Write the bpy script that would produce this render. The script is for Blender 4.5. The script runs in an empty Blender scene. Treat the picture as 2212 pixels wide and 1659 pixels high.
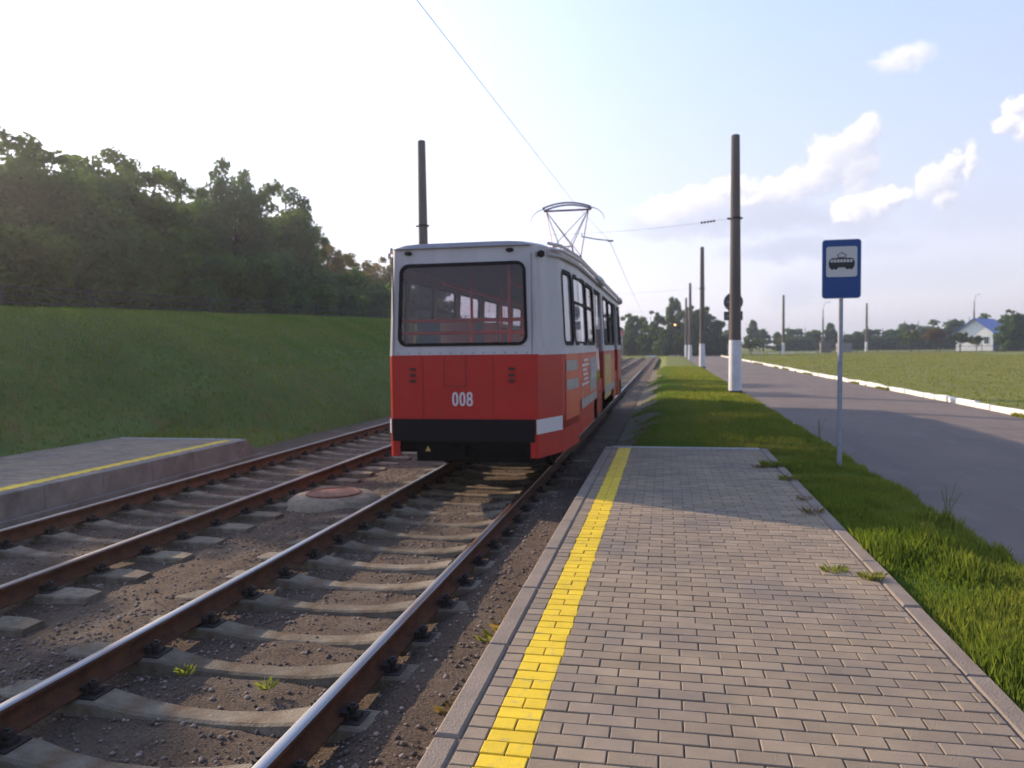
import bpy, math, random
import numpy as np
from mathutils import Vector, Matrix
from mathutils.geometry import tessellate_polygon
R = math.radians
sc = bpy.context.scene
random.seed(7); RNG = np.random.default_rng(7)

# ------------------------------------------------------------------ camera
cam_d = bpy.data.cameras.new('camera'); cam = bpy.data.objects.new('camera', cam_d); sc.collection.objects.link(cam); sc.camera = cam
yaw, pitch, roll = R(11.3), R(-2.75), R(0.7)
f = Vector((-math.sin(yaw)*math.cos(pitch), math.cos(yaw)*math.cos(pitch), math.sin(pitch)))
r = Vector((math.cos(yaw), math.sin(yaw), 0)); u = r.cross(f)
r2 = r*math.cos(roll)-u*math.sin(roll); u2 = u*math.cos(roll)+r*math.sin(roll)
m = Matrix.Identity(4)
for i in range(3):
    m[i][0] = r2[i]; m[i][1] = u2[i]; m[i][2] = -f[i]
m[2][3] = 1.61
cam.matrix_world = m
cam_d.sensor_width = 36; cam_d.lens = 36*1661/2212; cam_d.clip_start = .05; cam_d.clip_end = 3000
cam_d.dof.use_dof = True; cam_d.dof.focus_distance = 3.6; cam_d.dof.aperture_fstop = 2.8

# ------------------------------------------------------------------ light and sky
SUN_EL, SUN_AZ = 21.0, -63.4            # azimuth from +Y, negative towards -X
sun_dir = Vector((math.sin(R(SUN_AZ))*math.cos(R(SUN_EL)), math.cos(R(SUN_AZ))*math.cos(R(SUN_EL)), math.sin(R(SUN_EL))))
sl = bpy.data.lights.new('sun', 'SUN'); sl.energy = 5.0; sl.angle = R(.5); sl.color = (1, .79, .57)
so = bpy.data.objects.new('sun', sl); sc.collection.objects.link(so)
so.rotation_euler = sun_dir.to_track_quat('Z', 'Y').to_euler()
sc.view_settings.view_transform = 'Standard'; sc.view_settings.look = 'None'; sc.view_settings.gamma = 1; sc.view_settings.exposure = .55

W = bpy.data.worlds.new('World'); sc.world = W; W.use_nodes = True
def build_world():
    nt = W.node_tree; N = nt.nodes; L = nt.links; N.clear()
    def mth(op, a, b=None, c=None, clamp=False):
        n = N.new('ShaderNodeMath'); n.operation = op; n.use_clamp = clamp
        for i, v in enumerate((a, b, c)):
            if v is None: continue
            if isinstance(v, (int, float)): n.inputs[i].default_value = v
            else: L.new(v, n.inputs[i])
        return n.outputs[0]
    out = N.new('ShaderNodeOutputWorld'); bg = N.new('ShaderNodeBackground'); L.new(bg.outputs[0], out.inputs[0])
    sky = N.new('ShaderNodeTexSky'); sky.sky_type = 'NISHITA'; sky.sun_disc = False
    sky.sun_elevation = R(SUN_EL); sky.sun_rotation = R(SUN_AZ); sky.altitude = 100; sky.air_density = 1.0; sky.dust_density = 2.2; sky.ozone_density = 1.6
    bg.inputs[1].default_value = .13
    tc = N.new('ShaderNodeTexCoord'); sep = N.new('ShaderNodeSeparateXYZ'); L.new(tc.outputs['Generated'], sep.inputs[0])
    az = mth('ARCTAN2', sep.outputs[0], sep.outputs[1]); el = mth('ARCSINE', sep.outputs[2])
    az = mth('MULTIPLY', az, 57.2958); el = mth('MULTIPLY', el, 57.2958)
    # billows: noise in direction space shifts the cloud outlines
    def noise(scale, det=5, rough=.6, off=0.):
        n = N.new('ShaderNodeTexNoise'); n.inputs['Scale'].default_value = scale; n.inputs['Detail'].default_value = det; n.inputs['Roughness'].default_value = rough
        mp = N.new('ShaderNodeMapping'); mp.inputs['Location'].default_value = (off, off*.7, off*.3); L.new(tc.outputs['Generated'], mp.inputs[0]); L.new(mp.outputs[0], n.inputs['Vector']); return n.outputs[0]
    n1 = noise(28, 6, .6); n2 = noise(9, 4, .55, 3.1); n3 = noise(28, 6, .6, 1.7)
    azd = mth('ADD', az, mth('MULTIPLY', mth('SUBTRACT', n3, .5), 2.2)); eld = mth('ADD', el, mth('MULTIPLY', mth('SUBTRACT', n1, .5), 2.0))
    n4 = noise(75, 4, .6, 5.3)
    azd = mth('ADD', azd, mth('MULTIPLY', mth('SUBTRACT', n4, .5), .8)); eld = mth('ADD', eld, mth('MULTIPLY', mth('SUBTRACT', n4, .5), -.9))
    def veil(items, sharp, da=0., de=0.):
        acc = None
        for (a, e, sa, se, w) in items:
            dx = mth('DIVIDE', mth('SUBTRACT', azd, a-da), sa); dy = mth('DIVIDE', mth('SUBTRACT', eld, e-de), se)
            q = mth('ADD', mth('MULTIPLY', dx, dx), mth('MULTIPLY', dy, dy))
            g = mth('MULTIPLY', mth('MAXIMUM', mth('SUBTRACT', 1., mth('MULTIPLY', q, .5)), 0.), w)
            acc = g if acc is None else mth('MAXIMUM', acc, g)
        return mth('MULTIPLY', acc, sharp, clamp=True), acc
    CUM = [(13.4,13.6,.55,.71,1),(12.5,13.0,.83,.76,1),(11.5,12.4,1.03,.87,1),(10.7,11.6,.86,.69,1),(9.2,10.9,.97,.6,1),(7.7,10.4,1.09,.61,1),(6.2,10.0,1.11,.46,1),(12.7,11.8,.93,.87,.9),(12.9,10.7,.56,.58,.7),
           (12.6,8.9,.84,.59,1),(13.8,9.1,.82,.59,1),(15.0,9.6,.63,.39,1),(12.0,8.5,.47,.4,.9),(17.5,10.3,.81,.66,1),(18.3,11.1,.38,.42,.9),(18.1,9.2,.51,.52,.9),(19.3,11.1,.32,.64,.85),(4.7,10.8,1.33,.46,.9),(2.9,10.3,1.56,.62,.8),
           (.7,9.7,1.7,.63,.7),(22.0,14.0,.46,.43,1),(21.4,13.2,.59,.35,.85),(22.6,12.9,.61,.61,1),(15.4,17.9,1.2,.44,.5)]
    LOW = [(8.0,8.6,2.93,.61,.9),(2.9,8.5,3.1,.53,.8),(8.6,6.5,2.53,.41,.8),(12.7,7.8,1.66,.5,.6),(14.4,6.2,1.35,.4,.4),(9.0,3.6,1.18,.63,.5),(19.2,8.2,2.42,.84,.35),(15.0,4.4,4.31,.6,.3)]
    CUM = [(a, e, p*1.5, q*1.52, w) for a, e, p, q, w in CUM]; LOW = [(a, e, p*1.5, q*1.6, w) for a, e, p, q, w in LOW]
    cm, craw = veil(CUM, 1.9); lm, lraw = veil(LOW, 1.25)
    lm = mth('MULTIPLY', lm, .9)
    vd = N.new('ShaderNodeVectorMath'); vd.operation = 'DOT_PRODUCT'; L.new(tc.outputs['Generated'], vd.inputs[0]); vd.inputs[1].default_value = sun_dir
    # pale summer haze over the whole sky: bluer higher up, milky lavender at the horizon
    rp = N.new('ShaderNodeValToRGB'); L.new(mth('DIVIDE', el, 60., clamp=True), rp.inputs[0]); E_ = rp.color_ramp.elements
    K = 1.20/(.13*1.19)/8
    stops = [(0, (.76, .715, .765)), (.07, (.70, .685, .78)), (.17, (.58, .62, .79)), (.36, (.45, .56, .81)), (.6, (.30, .43, .76)), (1, (.18, .29, .60))]
    E_[0].position = 0; E_[1].position = 1
    for p_, c_ in stops[1:-1]: E_.new(p_)
    for e_, (p_, c_) in zip(sorted(E_, key=lambda q: q.position), stops): e_.color = (*[v*K for v in c_], 1)
    hz = N.new('ShaderNodeVectorMath'); hz.operation = 'SCALE'; L.new(mth('MULTIPLY_ADD', vd.outputs['Value'], 2.9, 7.3), hz.inputs['Scale']); L.new(rp.outputs[0], hz.inputs[0])
    sk = N.new('ShaderNodeMix'); sk.data_type = 'RGBA'; sk.clamp_result = False; sk.inputs['Factor'].default_value = .82; L.new(sky.outputs[0], sk.inputs['A']); L.new(hz.outputs[0], sk.inputs['B'])
    mix = N.new('ShaderNodeMix'); mix.data_type = 'RGBA'; mix.clamp_result = False
    L.new(lm, mix.inputs['Factor']); L.new(sk.outputs['Result'], mix.inputs['A']); mix.inputs['B'].default_value = (3.75, 3.95, 4.85, 1)
    # lit side of each cumulus: near its dense middle and top-left it is white, below it is grey-violet
    _, cup = veil(CUM, 1., -.3, .42)
    shade = mth('ADD', mth('MULTIPLY', mth('SUBTRACT', craw, cup), 1.3), mth('MULTIPLY', n2, .9)); shade = mth('ADD', shade, -.05, clamp=True)
    cc = N.new('ShaderNodeMix'); cc.data_type = 'RGBA'; cc.clamp_result = False
    L.new(shade, cc.inputs['Factor']); cc.inputs['A'].default_value = (4.0, 4.15, 4.95, 1); cc.inputs['B'].default_value = (6.5, 6.25, 6.3, 1)
    mix2 = N.new('ShaderNodeMix'); mix2.data_type = 'RGBA'; mix2.clamp_result = False
    L.new(cm, mix2.inputs['Factor']); L.new(mix.outputs['Result'], mix2.inputs['A']); L.new(cc.outputs['Result'], mix2.inputs['B'])
    # thin bright cloud veil around the sun
    ang = mth('MULTIPLY', mth('ARCCOSINE', vd.outputs['Value']), 57.2958)
    glow = mth('EXPONENT', mth('MULTIPLY', mth('POWER', mth('DIVIDE', ang, 43.), 3.0), -1.))
    glow = mth('MULTIPLY', glow, mth('ADD', .85, mth('MULTIPLY', n2, .3)))
    mix3 = N.new('ShaderNodeMix'); mix3.data_type = 'RGBA'; mix3.clamp_result = False; mix3.blend_type = 'ADD'
    L.new(glow, mix3.inputs['Factor']); L.new(mix2.outputs['Result'], mix3.inputs['A']); mix3.inputs['B'].default_value = (4.2, 4.0, 4.2, 1)
    L.new(mix3.outputs['Result'], bg.inputs[0])
build_world()

# ------------------------------------------------------------------ helpers
def tag(o, label=None, cat=None, group=None, kind=None):
    if label: o['label'] = label
    if cat: o['category'] = cat
    if group: o['group'] = group
    if kind: o['kind'] = kind
    return o
def empty(name, loc=(0, 0, 0), rz=0, **k):
    o = bpy.data.objects.new(name, None); o.empty_display_size = .1; sc.collection.objects.link(o); o.location = loc; o.rotation_euler = (0, 0, rz)
    return tag(o, **k)
def copy_tree(o, parent=None, **k):
    c = o.copy(); sc.collection.objects.link(c)
    if parent: c.parent = parent
    for ch in list(o.children): copy_tree(ch, c)
    return tag(c, **k)
def kids(o): return [c for c in bpy.data.objects if c.parent == o]
MATS = {}
class MB:
    def __init__(s): s.v = []; s.f = []; s.m = []; s.n = 0; s.tint = []
    def add(s, vs, fs, mi=0, t=0.):
        k = s.n; s.v.extend([tuple(p) for p in vs]); s.n += len(vs)
        for q in fs: s.f.append(tuple(i+k for i in q)); s.m.append(mi); s.tint.append(t)
        return s
    def box(s, a, b, mi=0, t=0., M=None):
        x0, y0, z0 = a; x1, y1, z1 = b
        vs = [(x0,y0,z0),(x1,y0,z0),(x1,y1,z0),(x0,y1,z0),(x0,y0,z1),(x1,y0,z1),(x1,y1,z1),(x0,y1,z1)]
        if M is not None: vs = [M @ Vector(p) for p in vs]
        return s.add(vs, [(3,2,1,0),(4,5,6,7),(0,1,5,4),(1,2,6,5),(2,3,7,6),(3,0,4,7)], mi, t)
    def bbox(s, a, b, c=.01, mi=0, t=0.):
        """box with its top edges chamfered by c"""
        x0, y0, z0 = a; x1, y1, z1 = b
        vs = [(x0,y0,z0),(x1,y0,z0),(x1,y1,z0),(x0,y1,z0),(x0,y0,z1-c),(x1,y0,z1-c),(x1,y1,z1-c),(x0,y1,z1-c),
              (x0+c,y0+c,z1),(x1-c,y0+c,z1),(x1-c,y1-c,z1),(x0+c,y1-c,z1)]
        return s.add(vs, [(3,2,1,0),(0,1,5,4),(1,2,6,5),(2,3,7,6),(3,0,4,7),(4,5,9,8),(5,6,10,9),(6,7,11,10),(7,4,8,11),(8,9,10,11)], mi, t)
    def tube(s, pts, rad, seg=8, mi=0, caps=True, t=0.):
        pts = [Vector(p) for p in pts]; n = len(pts)
        rads = rad if isinstance(rad, (list, tuple)) else [rad]*n
        rings = []; up = None
        for i, p in enumerate(pts):
            d = (pts[min(i+1, n-1)]-pts[max(i-1, 0)]).normalized()
            if up is None: up = Vector((0, 0, 1)) if abs(d.z) < .9 else Vector((1, 0, 0))
            x = d.cross(up); 
            if x.length < 1e-6: x = d.cross(Vector((0, 1, 0)))
            x.normalize(); y = x.cross(d).normalized(); up = y
            rings.append([p+(x*math.cos(2*math.pi*j/seg)+y*math.sin(2*math.pi*j/seg))*rads[i] for j in range(seg)])
        vs = [q for rg in rings for q in rg]; fs = []
        for i in range(n-1):
            for j in range(seg):
                k = (j+1) % seg; fs.append((i*seg+j, i*seg+k, (i+1)*seg+k, (i+1)*seg+j))
        if caps: fs.append(tuple(range(seg))); fs.append(tuple(range((n-1)*seg, n*seg))[::-1])
        return s.add(vs, fs, mi, t)
    def lathe(s, prof, c=(0, 0, 0), seg=24, mi=0):
        """prof: (radius, z) pairs, revolved about the vertical through c"""
        vs = []; fs = []
        for (rr, z) in prof:
            for j in range(seg): a = 2*math.pi*j/seg; vs.append((c[0]+rr*math.cos(a), c[1]+rr*math.sin(a), c[2]+z))
        for i in range(len(prof)-1):
            for j in range(seg): k = (j+1) % seg; fs.append((i*seg+j, i*seg+k, (i+1)*seg+k, (i+1)*seg+j))
        fs.append(tuple(range(seg))[::-1]); fs.append(tuple(range((len(prof)-1)*seg, len(prof)*seg)))
        return s.add(vs, fs, mi)
    def build(s, name, mats, parent=None, smooth=False, **k):
        me = bpy.data.meshes.new(name); me.from_pydata(s.v, [], s.f); me.update()
        if not isinstance(mats, (list, tuple)): mats = [mats]
        for mm in mats: me.materials.append(mm)
        if len(mats) > 1: me.polygons.foreach_set('material_index', s.m)
        if any(s.tint):
            a = me.attributes.new('tint', 'FLOAT', 'FACE'); a.data.foreach_set('value', s.tint)
        if smooth: me.shade_smooth()
        o = bpy.data.objects.new(name, me); sc.collection.objects.link(o)
        if parent: o.parent = parent
        return tag(o, **k)
def np_mesh(name, V, F, mats, parent=None, smooth=False, tint=None, mi=None, **k):
    """V (n,3), F (m,c) arrays -> one mesh object"""
    me = bpy.data.meshes.new(name); n, mcount, c = len(V), len(F), F.shape[1]
    me.vertices.add(n); me.vertices.foreach_set('co', np.asarray(V, 'f').ravel())
    me.loops.add(mcount*c); me.loops.foreach_set('vertex_index', F.astype('i').ravel())
    me.polygons.add(mcount); me.polygons.foreach_set('loop_start', np.arange(0, mcount*c, c, dtype='i'))
    me.update(calc_edges=True)
    if not isinstance(mats, (list, tuple)): mats = [mats]
    for mm in mats: me.materials.append(mm)
    if mi is not None: me.polygons.foreach_set('material_index', np.asarray(mi, 'i'))
    if tint is not None:
        a = me.attributes.new('tint', 'FLOAT', 'FACE'); a.data.foreach_set('value', np.asarray(tint, 'f'))
    if smooth: me.shade_smooth()
    o = bpy.data.objects.new(name, me); sc.collection.objects.link(o)
    if parent: o.parent = parent
    return tag(o, **k)

# ------------------------------------------------------------------ materials
def mat(name, col, rough=.8, metal=0., var=0., nscale=3., col2=None, bump=0., bscale=40., tint=0., spec=.5, ramp=(.35, .65), det=5, objrand=0., stretch=None, layer=None):
    """principled + noise between col and col2 (or darker col), optional bump, per-face tint, per-object variation.
    layer = (colour, scale, lo, hi): a second noise-masked colour (dirt, rust, moss patches)"""
    M = bpy.data.materials.new(name); M.use_nodes = True; nt = M.node_tree; N = nt.nodes; L = nt.links
    b = N['Principled BSDF']; b.inputs['Roughness'].default_value = rough; b.inputs['Metallic'].default_value = metal
    b.inputs['Specular IOR Level'].default_value = spec
    tc = N.new('ShaderNodeTexCoord'); vec = tc.outputs['Object']
    if stretch:
        mp = N.new('ShaderNodeMapping'); mp.inputs['Scale'].default_value = stretch; L.new(vec, mp.inputs[0]); vec = mp.outputs[0]
    c = None
    def noise(scale, d=det):
        n = N.new('ShaderNodeTexNoise'); n.inputs['Scale'].default_value = scale; n.inputs['Detail'].default_value = d; n.inputs['Roughness'].default_value = .62; L.new(vec, n.inputs['Vector']); return n.outputs[0]
    if col2 is None and var > 0: col2 = tuple(x*(1-var) for x in col)
    if col2 is not None:
        rp = N.new('ShaderNodeValToRGB'); e = rp.color_ramp.elements; e[0].position = ramp[0]; e[1].position = ramp[1]; e[0].color = (*col2, 1); e[1].color = (*col, 1)
        L.new(noise(nscale), rp.inputs[0]); c = rp.outputs[0]
    if layer:
        lc, ls, lo, hi = layer
        rp = N.new('ShaderNodeMapRange'); rp.inputs['From Min'].default_value = lo; rp.inputs['From Max'].default_value = hi; L.new(noise(ls, 6), rp.inputs['Value'])
        mx = N.new('ShaderNodeMix'); mx.data_type = 'RGBA'; L.new(rp.outputs[0], mx.inputs['Factor'])
        if c is None: mx.inputs['A'].default_value = (*col, 1)
        else: L.new(c, mx.inputs['A'])
        mx.inputs['B'].default_value = (*lc, 1); c = mx.outputs['Result']
    def scale_by(c, src, amt, lo=-.5):
        mr = N.new('ShaderNodeMapRange'); mr.inputs['From Min'].default_value = 0; mr.inputs['From Max'].default_value = 1; mr.inputs['To Min'].default_value = 1-amt; mr.inputs['To Max'].default_value = 1+amt
        L.new(src, mr.inputs['Value'])
        vm = N.new('ShaderNodeVectorMath'); vm.operation = 'SCALE'
        if c is None: vm.inputs[0].default_value = col
        else: L.new(c, vm.inputs[0])
        L.new(mr.outputs[0], vm.inputs['Scale']); return vm.outputs[0]
    if tint:
        at = N.new('ShaderNodeAttribute'); at.attribute_name = 'tint'; c = scale_by(c, at.outputs['Fac'], tint)
    if objrand:
        oi = N.new('ShaderNodeObjectInfo'); c = scale_by(c, oi.outputs['Random'], objrand)
    if c is None: b.inputs['Base Color'].default_value = (*col, 1)
    else: L.new(c, b.inputs['Base Color'])
    if bump:
        bp = N.new('ShaderNodeBump'); bp.inputs['Strength'].default_value = min(1, bump); bp.inputs['Distance'].default_value = .02*max(1, bump)
        L.new(noise(bscale, 6), bp.inputs['Height']); L.new(bp.outputs[0], b.inputs['Normal'])
    MATS[name] = M; return M
def leafmat(name, col, col2, trans=.35, tcol=None, amt=.35):
    M = bpy.data.materials.new(name); M.use_nodes = True; nt = M.node_tree; N = nt.nodes; L = nt.links; N.clear()
    out = N.new('ShaderNodeOutputMaterial'); at = N.new('ShaderNodeAttribute'); at.attribute_name = 'tint'
    tc = N.new('ShaderNodeTexCoord'); n = N.new('ShaderNodeTexNoise'); n.inputs['Scale'].default_value = .45; L.new(tc.outputs['Object'], n.inputs['Vector'])
    ad = N.new('ShaderNodeMath'); ad.operation = 'MULTIPLY_ADD'; L.new(at.outputs['Fac'], ad.inputs[0]); ad.inputs[1].default_value = amt; 
    mr = N.new('ShaderNodeMapRange'); mr.inputs['From Min'].default_value = .35; mr.inputs['From Max'].default_value = .65; mr.inputs['To Max'].default_value = 1-amt; L.new(n.outputs[0], mr.inputs['Value']); L.new(mr.outputs[0], ad.inputs[2])
    mx = N.new('ShaderNodeMix'); mx.data_type = 'RGBA'; L.new(ad.outputs[0], mx.inputs['Factor']); mx.inputs['A'].default_value = (*col, 1); mx.inputs['B'].default_value = (*col2, 1)
    d = N.new('ShaderNodeBsdfDiffuse'); t = N.new('ShaderNodeBsdfTranslucent'); L.new(mx.outputs['Result'], d.inputs[0])
    vm = N.new('ShaderNodeVectorMath'); vm.operation = 'MULTIPLY'; L.new(mx.outputs['Result'], vm.inputs[0]); vm.inputs[1].default_value = tcol or (1.3, 1.3, .6); L.new(vm.outputs[0], t.inputs[0])
    ms = N.new('ShaderNodeMixShader'); ms.inputs[0].default_value = trans; L.new(d.outputs[0], ms.inputs[1]); L.new(t.outputs[0], ms.inputs[2]); L.new(ms.outputs[0], out.inputs[0])
    MATS[name] = M; return M
def glassmat(name, tintc, refl=1.45, alpha=.5):
    """thin pane: partly see-through, reflecting by fresnel"""
    M = bpy.data.materials.new(name); M.use_nodes = True; nt = M.node_tree; N = nt.nodes; L = nt.links; N.clear()
    out = N.new('ShaderNodeOutputMaterial'); t = N.new('ShaderNodeBsdfTransparent'); t.inputs[0].default_value = (*tintc, 1)
    g = N.new('ShaderNodeBsdfGlossy'); g.inputs['Roughness'].default_value = .03; g.inputs[0].default_value = (.95, .95, 1, 1)
    fr = N.new('ShaderNodeFresnel'); fr.inputs[0].default_value = refl
    d = N.new('ShaderNodeBsdfDiffuse'); d.inputs[0].default_value = (.33, .32, .31, 1)
    m0 = N.new('ShaderNodeMixShader'); m0.inputs[0].default_value = alpha; L.new(t.outputs[0], m0.inputs[1]); L.new(d.outputs[0], m0.inputs[2])
    m1 = N.new('ShaderNodeMixShader'); L.new(fr.outputs[0], m1.inputs[0]); L.new(m0.outputs[0], m1.inputs[1]); L.new(g.outputs[0], m1.inputs[2]); L.new(m1.outputs[0], out.inputs[0])
    MATS[name] = M; return M

GRASS = mat('grass_ground', (.115, .165, .042), .95, col2=(.078, .12, .032), nscale=.6, bump=1, bscale=60, spec=.1, layer=((.16, .13, .045), 1.7, .5, .75))
LAWN = mat('lawn_ground', (.17, .18, .048), .95, col2=(.12, .145, .034), nscale=.22, bump=1, bscale=14, spec=.1, layer=((.17, .15, .05), .6, .5, .72), stretch=(.35, 1, 1))
BALLAST = mat('ballast', (.21, .150, .108), .95, col2=(.066, .049, .037), nscale=55, bump=3, bscale=60, spec=.15, ramp=(.32, .68), layer=((.19, .15, .115), 1.6, .5, .72))
STONE = mat('gravel_stone', (.27, .215, .18), .9, col2=(.12, .09, .075), nscale=9, tint=.55, spec=.2)
ASPHALT = mat('asphalt', (.168, .131, .110), .88, col2=(.132, .104, .090), nscale=.5, bump=.6, bscale=90, spec=.35, stretch=(1.6, .5, 1), layer=((.19, .155, .135), 2.4, .56, .75))
BRICK = mat('paving_brick', (.305, .235, .160), .85, col2=(.255, .197, .136), nscale=5, bump=.5, bscale=140, tint=.13, spec=.3, layer=((.19, .155, .13), 1.1, .46, .72))
YBRICK = mat('yellow_paint', (.80, .55, .012), .6, col2=(.70, .47, .012), nscale=7, bump=.4, bscale=140, tint=.07, spec=.35, layer=((.42, .34, .13), 16, .56, .76))
KERBC = mat('kerb_concrete', (.265, .21, .165), .85, col2=(.20, .16, .125), nscale=3.2, bump=.6, bscale=90, spec=.3)
JOINT = mat('joint_sand', (.12, .095, .075), .95, var=.4, nscale=20)
CONC = mat('sleeper_concrete', (.235, .198, .145), .9, col2=(.15, .124, .092), nscale=6, bump=.8, bscale=60, spec=.2, objrand=.22, layer=((.13, .085, .05), 4.5, .48, .66))
CONC2 = mat('pole_concrete', (.15, .125, .11), .88, col2=(.11, .09, .08), nscale=1.6, bump=.5, bscale=50, spec=.2, stretch=(1, 1, .25))
WHITEW = mat('whitewash', (.72, .72, .74), .8, col2=(.60, .60, .62), nscale=2.5, bump=.4, bscale=60, layer=((.33, .30, .27), 7, .60, .75))
KWHITE = mat('kerb_whitewash', (.85, .82, .74), .8, col2=(.74, .70, .62), nscale=3, bump=.6, bscale=40, layer=((.20, .17, .12), 5, .58, .68))
DARKB = mat('dark_base', (.025, .022, .022), .8)
RUST = mat('rail_rust', (.125, .052, .026), .85, col2=(.065, .03, .02), nscale=7, bump=.7, bscale=70, spec=.25)
RAILTOP = mat('rail_polished', (.29, .31, .34), .45, 1.0, col2=(.26, .27, .28), nscale=4, stretch=(1, .12, 1), layer=((.22, .12, .07), 1.6, .50, .68))
RAILWORN = mat('rail_worn_top', (.28, .30, .33), .45, 1.0, col2=(.24, .22, .22), nscale=4, stretch=(1, .12, 1), layer=((.20, .095, .05), 1.5, .49, .56))
RAILOLD = mat('rail_dull_top', (.22, .20, .19), .5, .7, col2=(.22, .17, .14), nscale=5, stretch=(1, .12, 1))
IRON = mat('fastener_iron', (.028, .021, .019), .7, .2, var=.5, nscale=30)
RUSTLID = mat('rusty_iron', (.26, .085, .035), .7, .3, col2=(.08, .04, .03), nscale=14, bump=.6, bscale=60)
TRED = mat('tram_red', (.50, .028, .019), .4, col2=(.42, .024, .018), nscale=1.2, spec=.28, layer=((.24, .05, .04), 2.2, .55, .95))
TWHITE = mat('tram_white', (.52, .49, .50), .45, col2=(.46, .435, .44), nscale=1.5, spec=.35, layer=((.30, .27, .25), 2.6, .52, .95), stretch=(1.5, 1.5, .5))
TROOF = mat('tram_roof', (.30, .29, .31), .6, var=.25, nscale=2)
TORANGE = mat('tram_orange', (.60, .13, .03), .42, col2=(.60, .055, .03), nscale=.9, spec=.4)
TGREY = mat('advert_grey', (.36, .33, .31), .5, var=.2, nscale=4)
TPALE = mat('advert_pale', (.62, .58, .58), .5)
TYEL = mat('advert_yellow', (.62, .38, .10), .5, var=.25, nscale=3)
BLACK = mat('black_rubber', (.012, .010, .012), .75, spec=.15)
UNDER = mat('undercarriage', (.010, .009, .009), .9, var=.5, nscale=10, spec=.05)
TLIGHT = mat('dull_lens', (.07, .012, .012), .35)
NUMW = mat('number_white', (.62, .58, .58), .5)
INTW = mat('tram_interior', (.13, .12, .13), .7)
HANDR = mat('handrail_red', (.85, .07, .04), .35)
SEATM = mat('seat_beige', (.78, .48, .38), .6)
SEATG = mat('seat_green', (.20, .36, .36), .6)
PLYW = mat('orange_board', (.8, .30, .10), .6)
GLASS = glassmat('tram_glass', (.66, .64, .70), 1.5, .06)
GLASSREFL = glassmat('tram_glass_pale_reflection', (.6, .6, .62), 1.5, .82)  # mostly pale diffuse: bright reflection on the panes put into the colour
STEEL = mat('galvanised_steel', (.34, .36, .42), .5, .35, var=.2, nscale=12)
SIGNB = mat('sign_blue', (.010, .055, .22), .45, spec=.4)
SIGNW = mat('sign_white', (.55, .54, .52), .5)
SIGNE = mat('sign_edge', (.45, .5, .6), .5)
SIGNK = mat('sign_black', (.012, .012, .016), .5)
WIREM = mat('wire', (.22, .20, .19), .9, 0, spec=.1)
PANTO = mat('pantograph_steel', (.20, .18, .22), .5, .4)
PANTOR = mat('pantograph_red', (.30, .13, .12), .5, .3)
BARK = mat('bark', (.055, .042, .033), .95, var=.4, nscale=6, bump=1, bscale=20)
HWHITE = mat('house_white', (.78, .80, .80), .8, var=.08, nscale=.6)
HBLUE = mat('house_blue', (.09, .16, .30), .7, var=.15, nscale=1)
RBLUE = mat('roof_blue', (.018, .10, .42), .45, var=.2, nscale=2)
HGLASS = mat('window_dark', (.03, .04, .05), .1, spec=.6)
FENCEM = mat('fence_dark', (.035, .035, .033), .8)
SHEDM = mat('shed_grey', (.16, .13, .12), .85, var=.3, nscale=1)
AMBER = bpy.data.materials.new('signal_amber'); AMBER.use_nodes = True
AMBER.node_tree.nodes['Principled BSDF'].inputs['Emission Color'].default_value = (1, .42, .06, 1); AMBER.node_tree.nodes['Principled BSDF'].inputs['Emission Strength'].default_value = 2.2
BLADE = leafmat('grass_blade', (.11, .165, .028), (.23, .225, .06), .5)
BLADEL = leafmat('lawn_blade', (.14, .165, .03), (.23, .22, .065), .45)
BANKB = leafmat('bank_blade', (.10, .175, .042), (.19, .21, .065), .5)
DRYB = leafmat('dry_blade', (.16, .11, .05), (.24, .17, .08), .4)
LEAF_D = leafmat('leaf_dark', (.058, .105, .034), (.11, .165, .046), .42)
LEAF_C = leafmat('leaf_cool', (.052, .105, .048), (.095, .155, .060), .42)
LEAF_Y = leafmat('leaf_yellowish', (.12, .105, .022), (.20, .145, .034), .4)
LEAF_L = leafmat('leaf_light', (.085, .12, .02), (.14, .155, .03), .35)
LEAF_B = leafmat('leaf_brown', (.14, .085, .03), (.16, .12, .035), .35)

# ------------------------------------------------------------------ value noise for terrain
_T = RNG.random((256, 256))
def vn(x, y, s):
    x = np.asarray(x, float)/s+1000; y = np.asarray(y, float)/s+1000
    xi = np.floor(x).astype(int); yi = np.floor(y).astype(int); fx = x-xi; fy = y-yi; fx = fx*fx*(3-2*fx); fy = fy*fy*(3-2*fy)
    g = lambda a, b: _T[a % 256, b % 256]
    return (g(xi, yi)*(1-fx)+g(xi+1, yi)*fx)*(1-fy)+(g(xi, yi+1)*(1-fx)+g(xi+1, yi+1)*fx)*fy-.5
def ss(a, b, x): t = np.clip((x-a)/(b-a), 0, 1); return t*t*(3-2*t)
def bank(x, y):
    """height of the embankment left of the tracks"""
    foot = np.where(y < 12.4, -10.25, -10.25+2.4*ss(12.4, 19, y))
    top = 2.65+.022*np.clip(y-14, -30, 50)
    fade = 1-ss(95, 150, y)
    t = np.clip((foot-x)/(foot+14.4), 0, 1)
    return top*np.sin(t*math.pi/2)**1.15*fade
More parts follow.
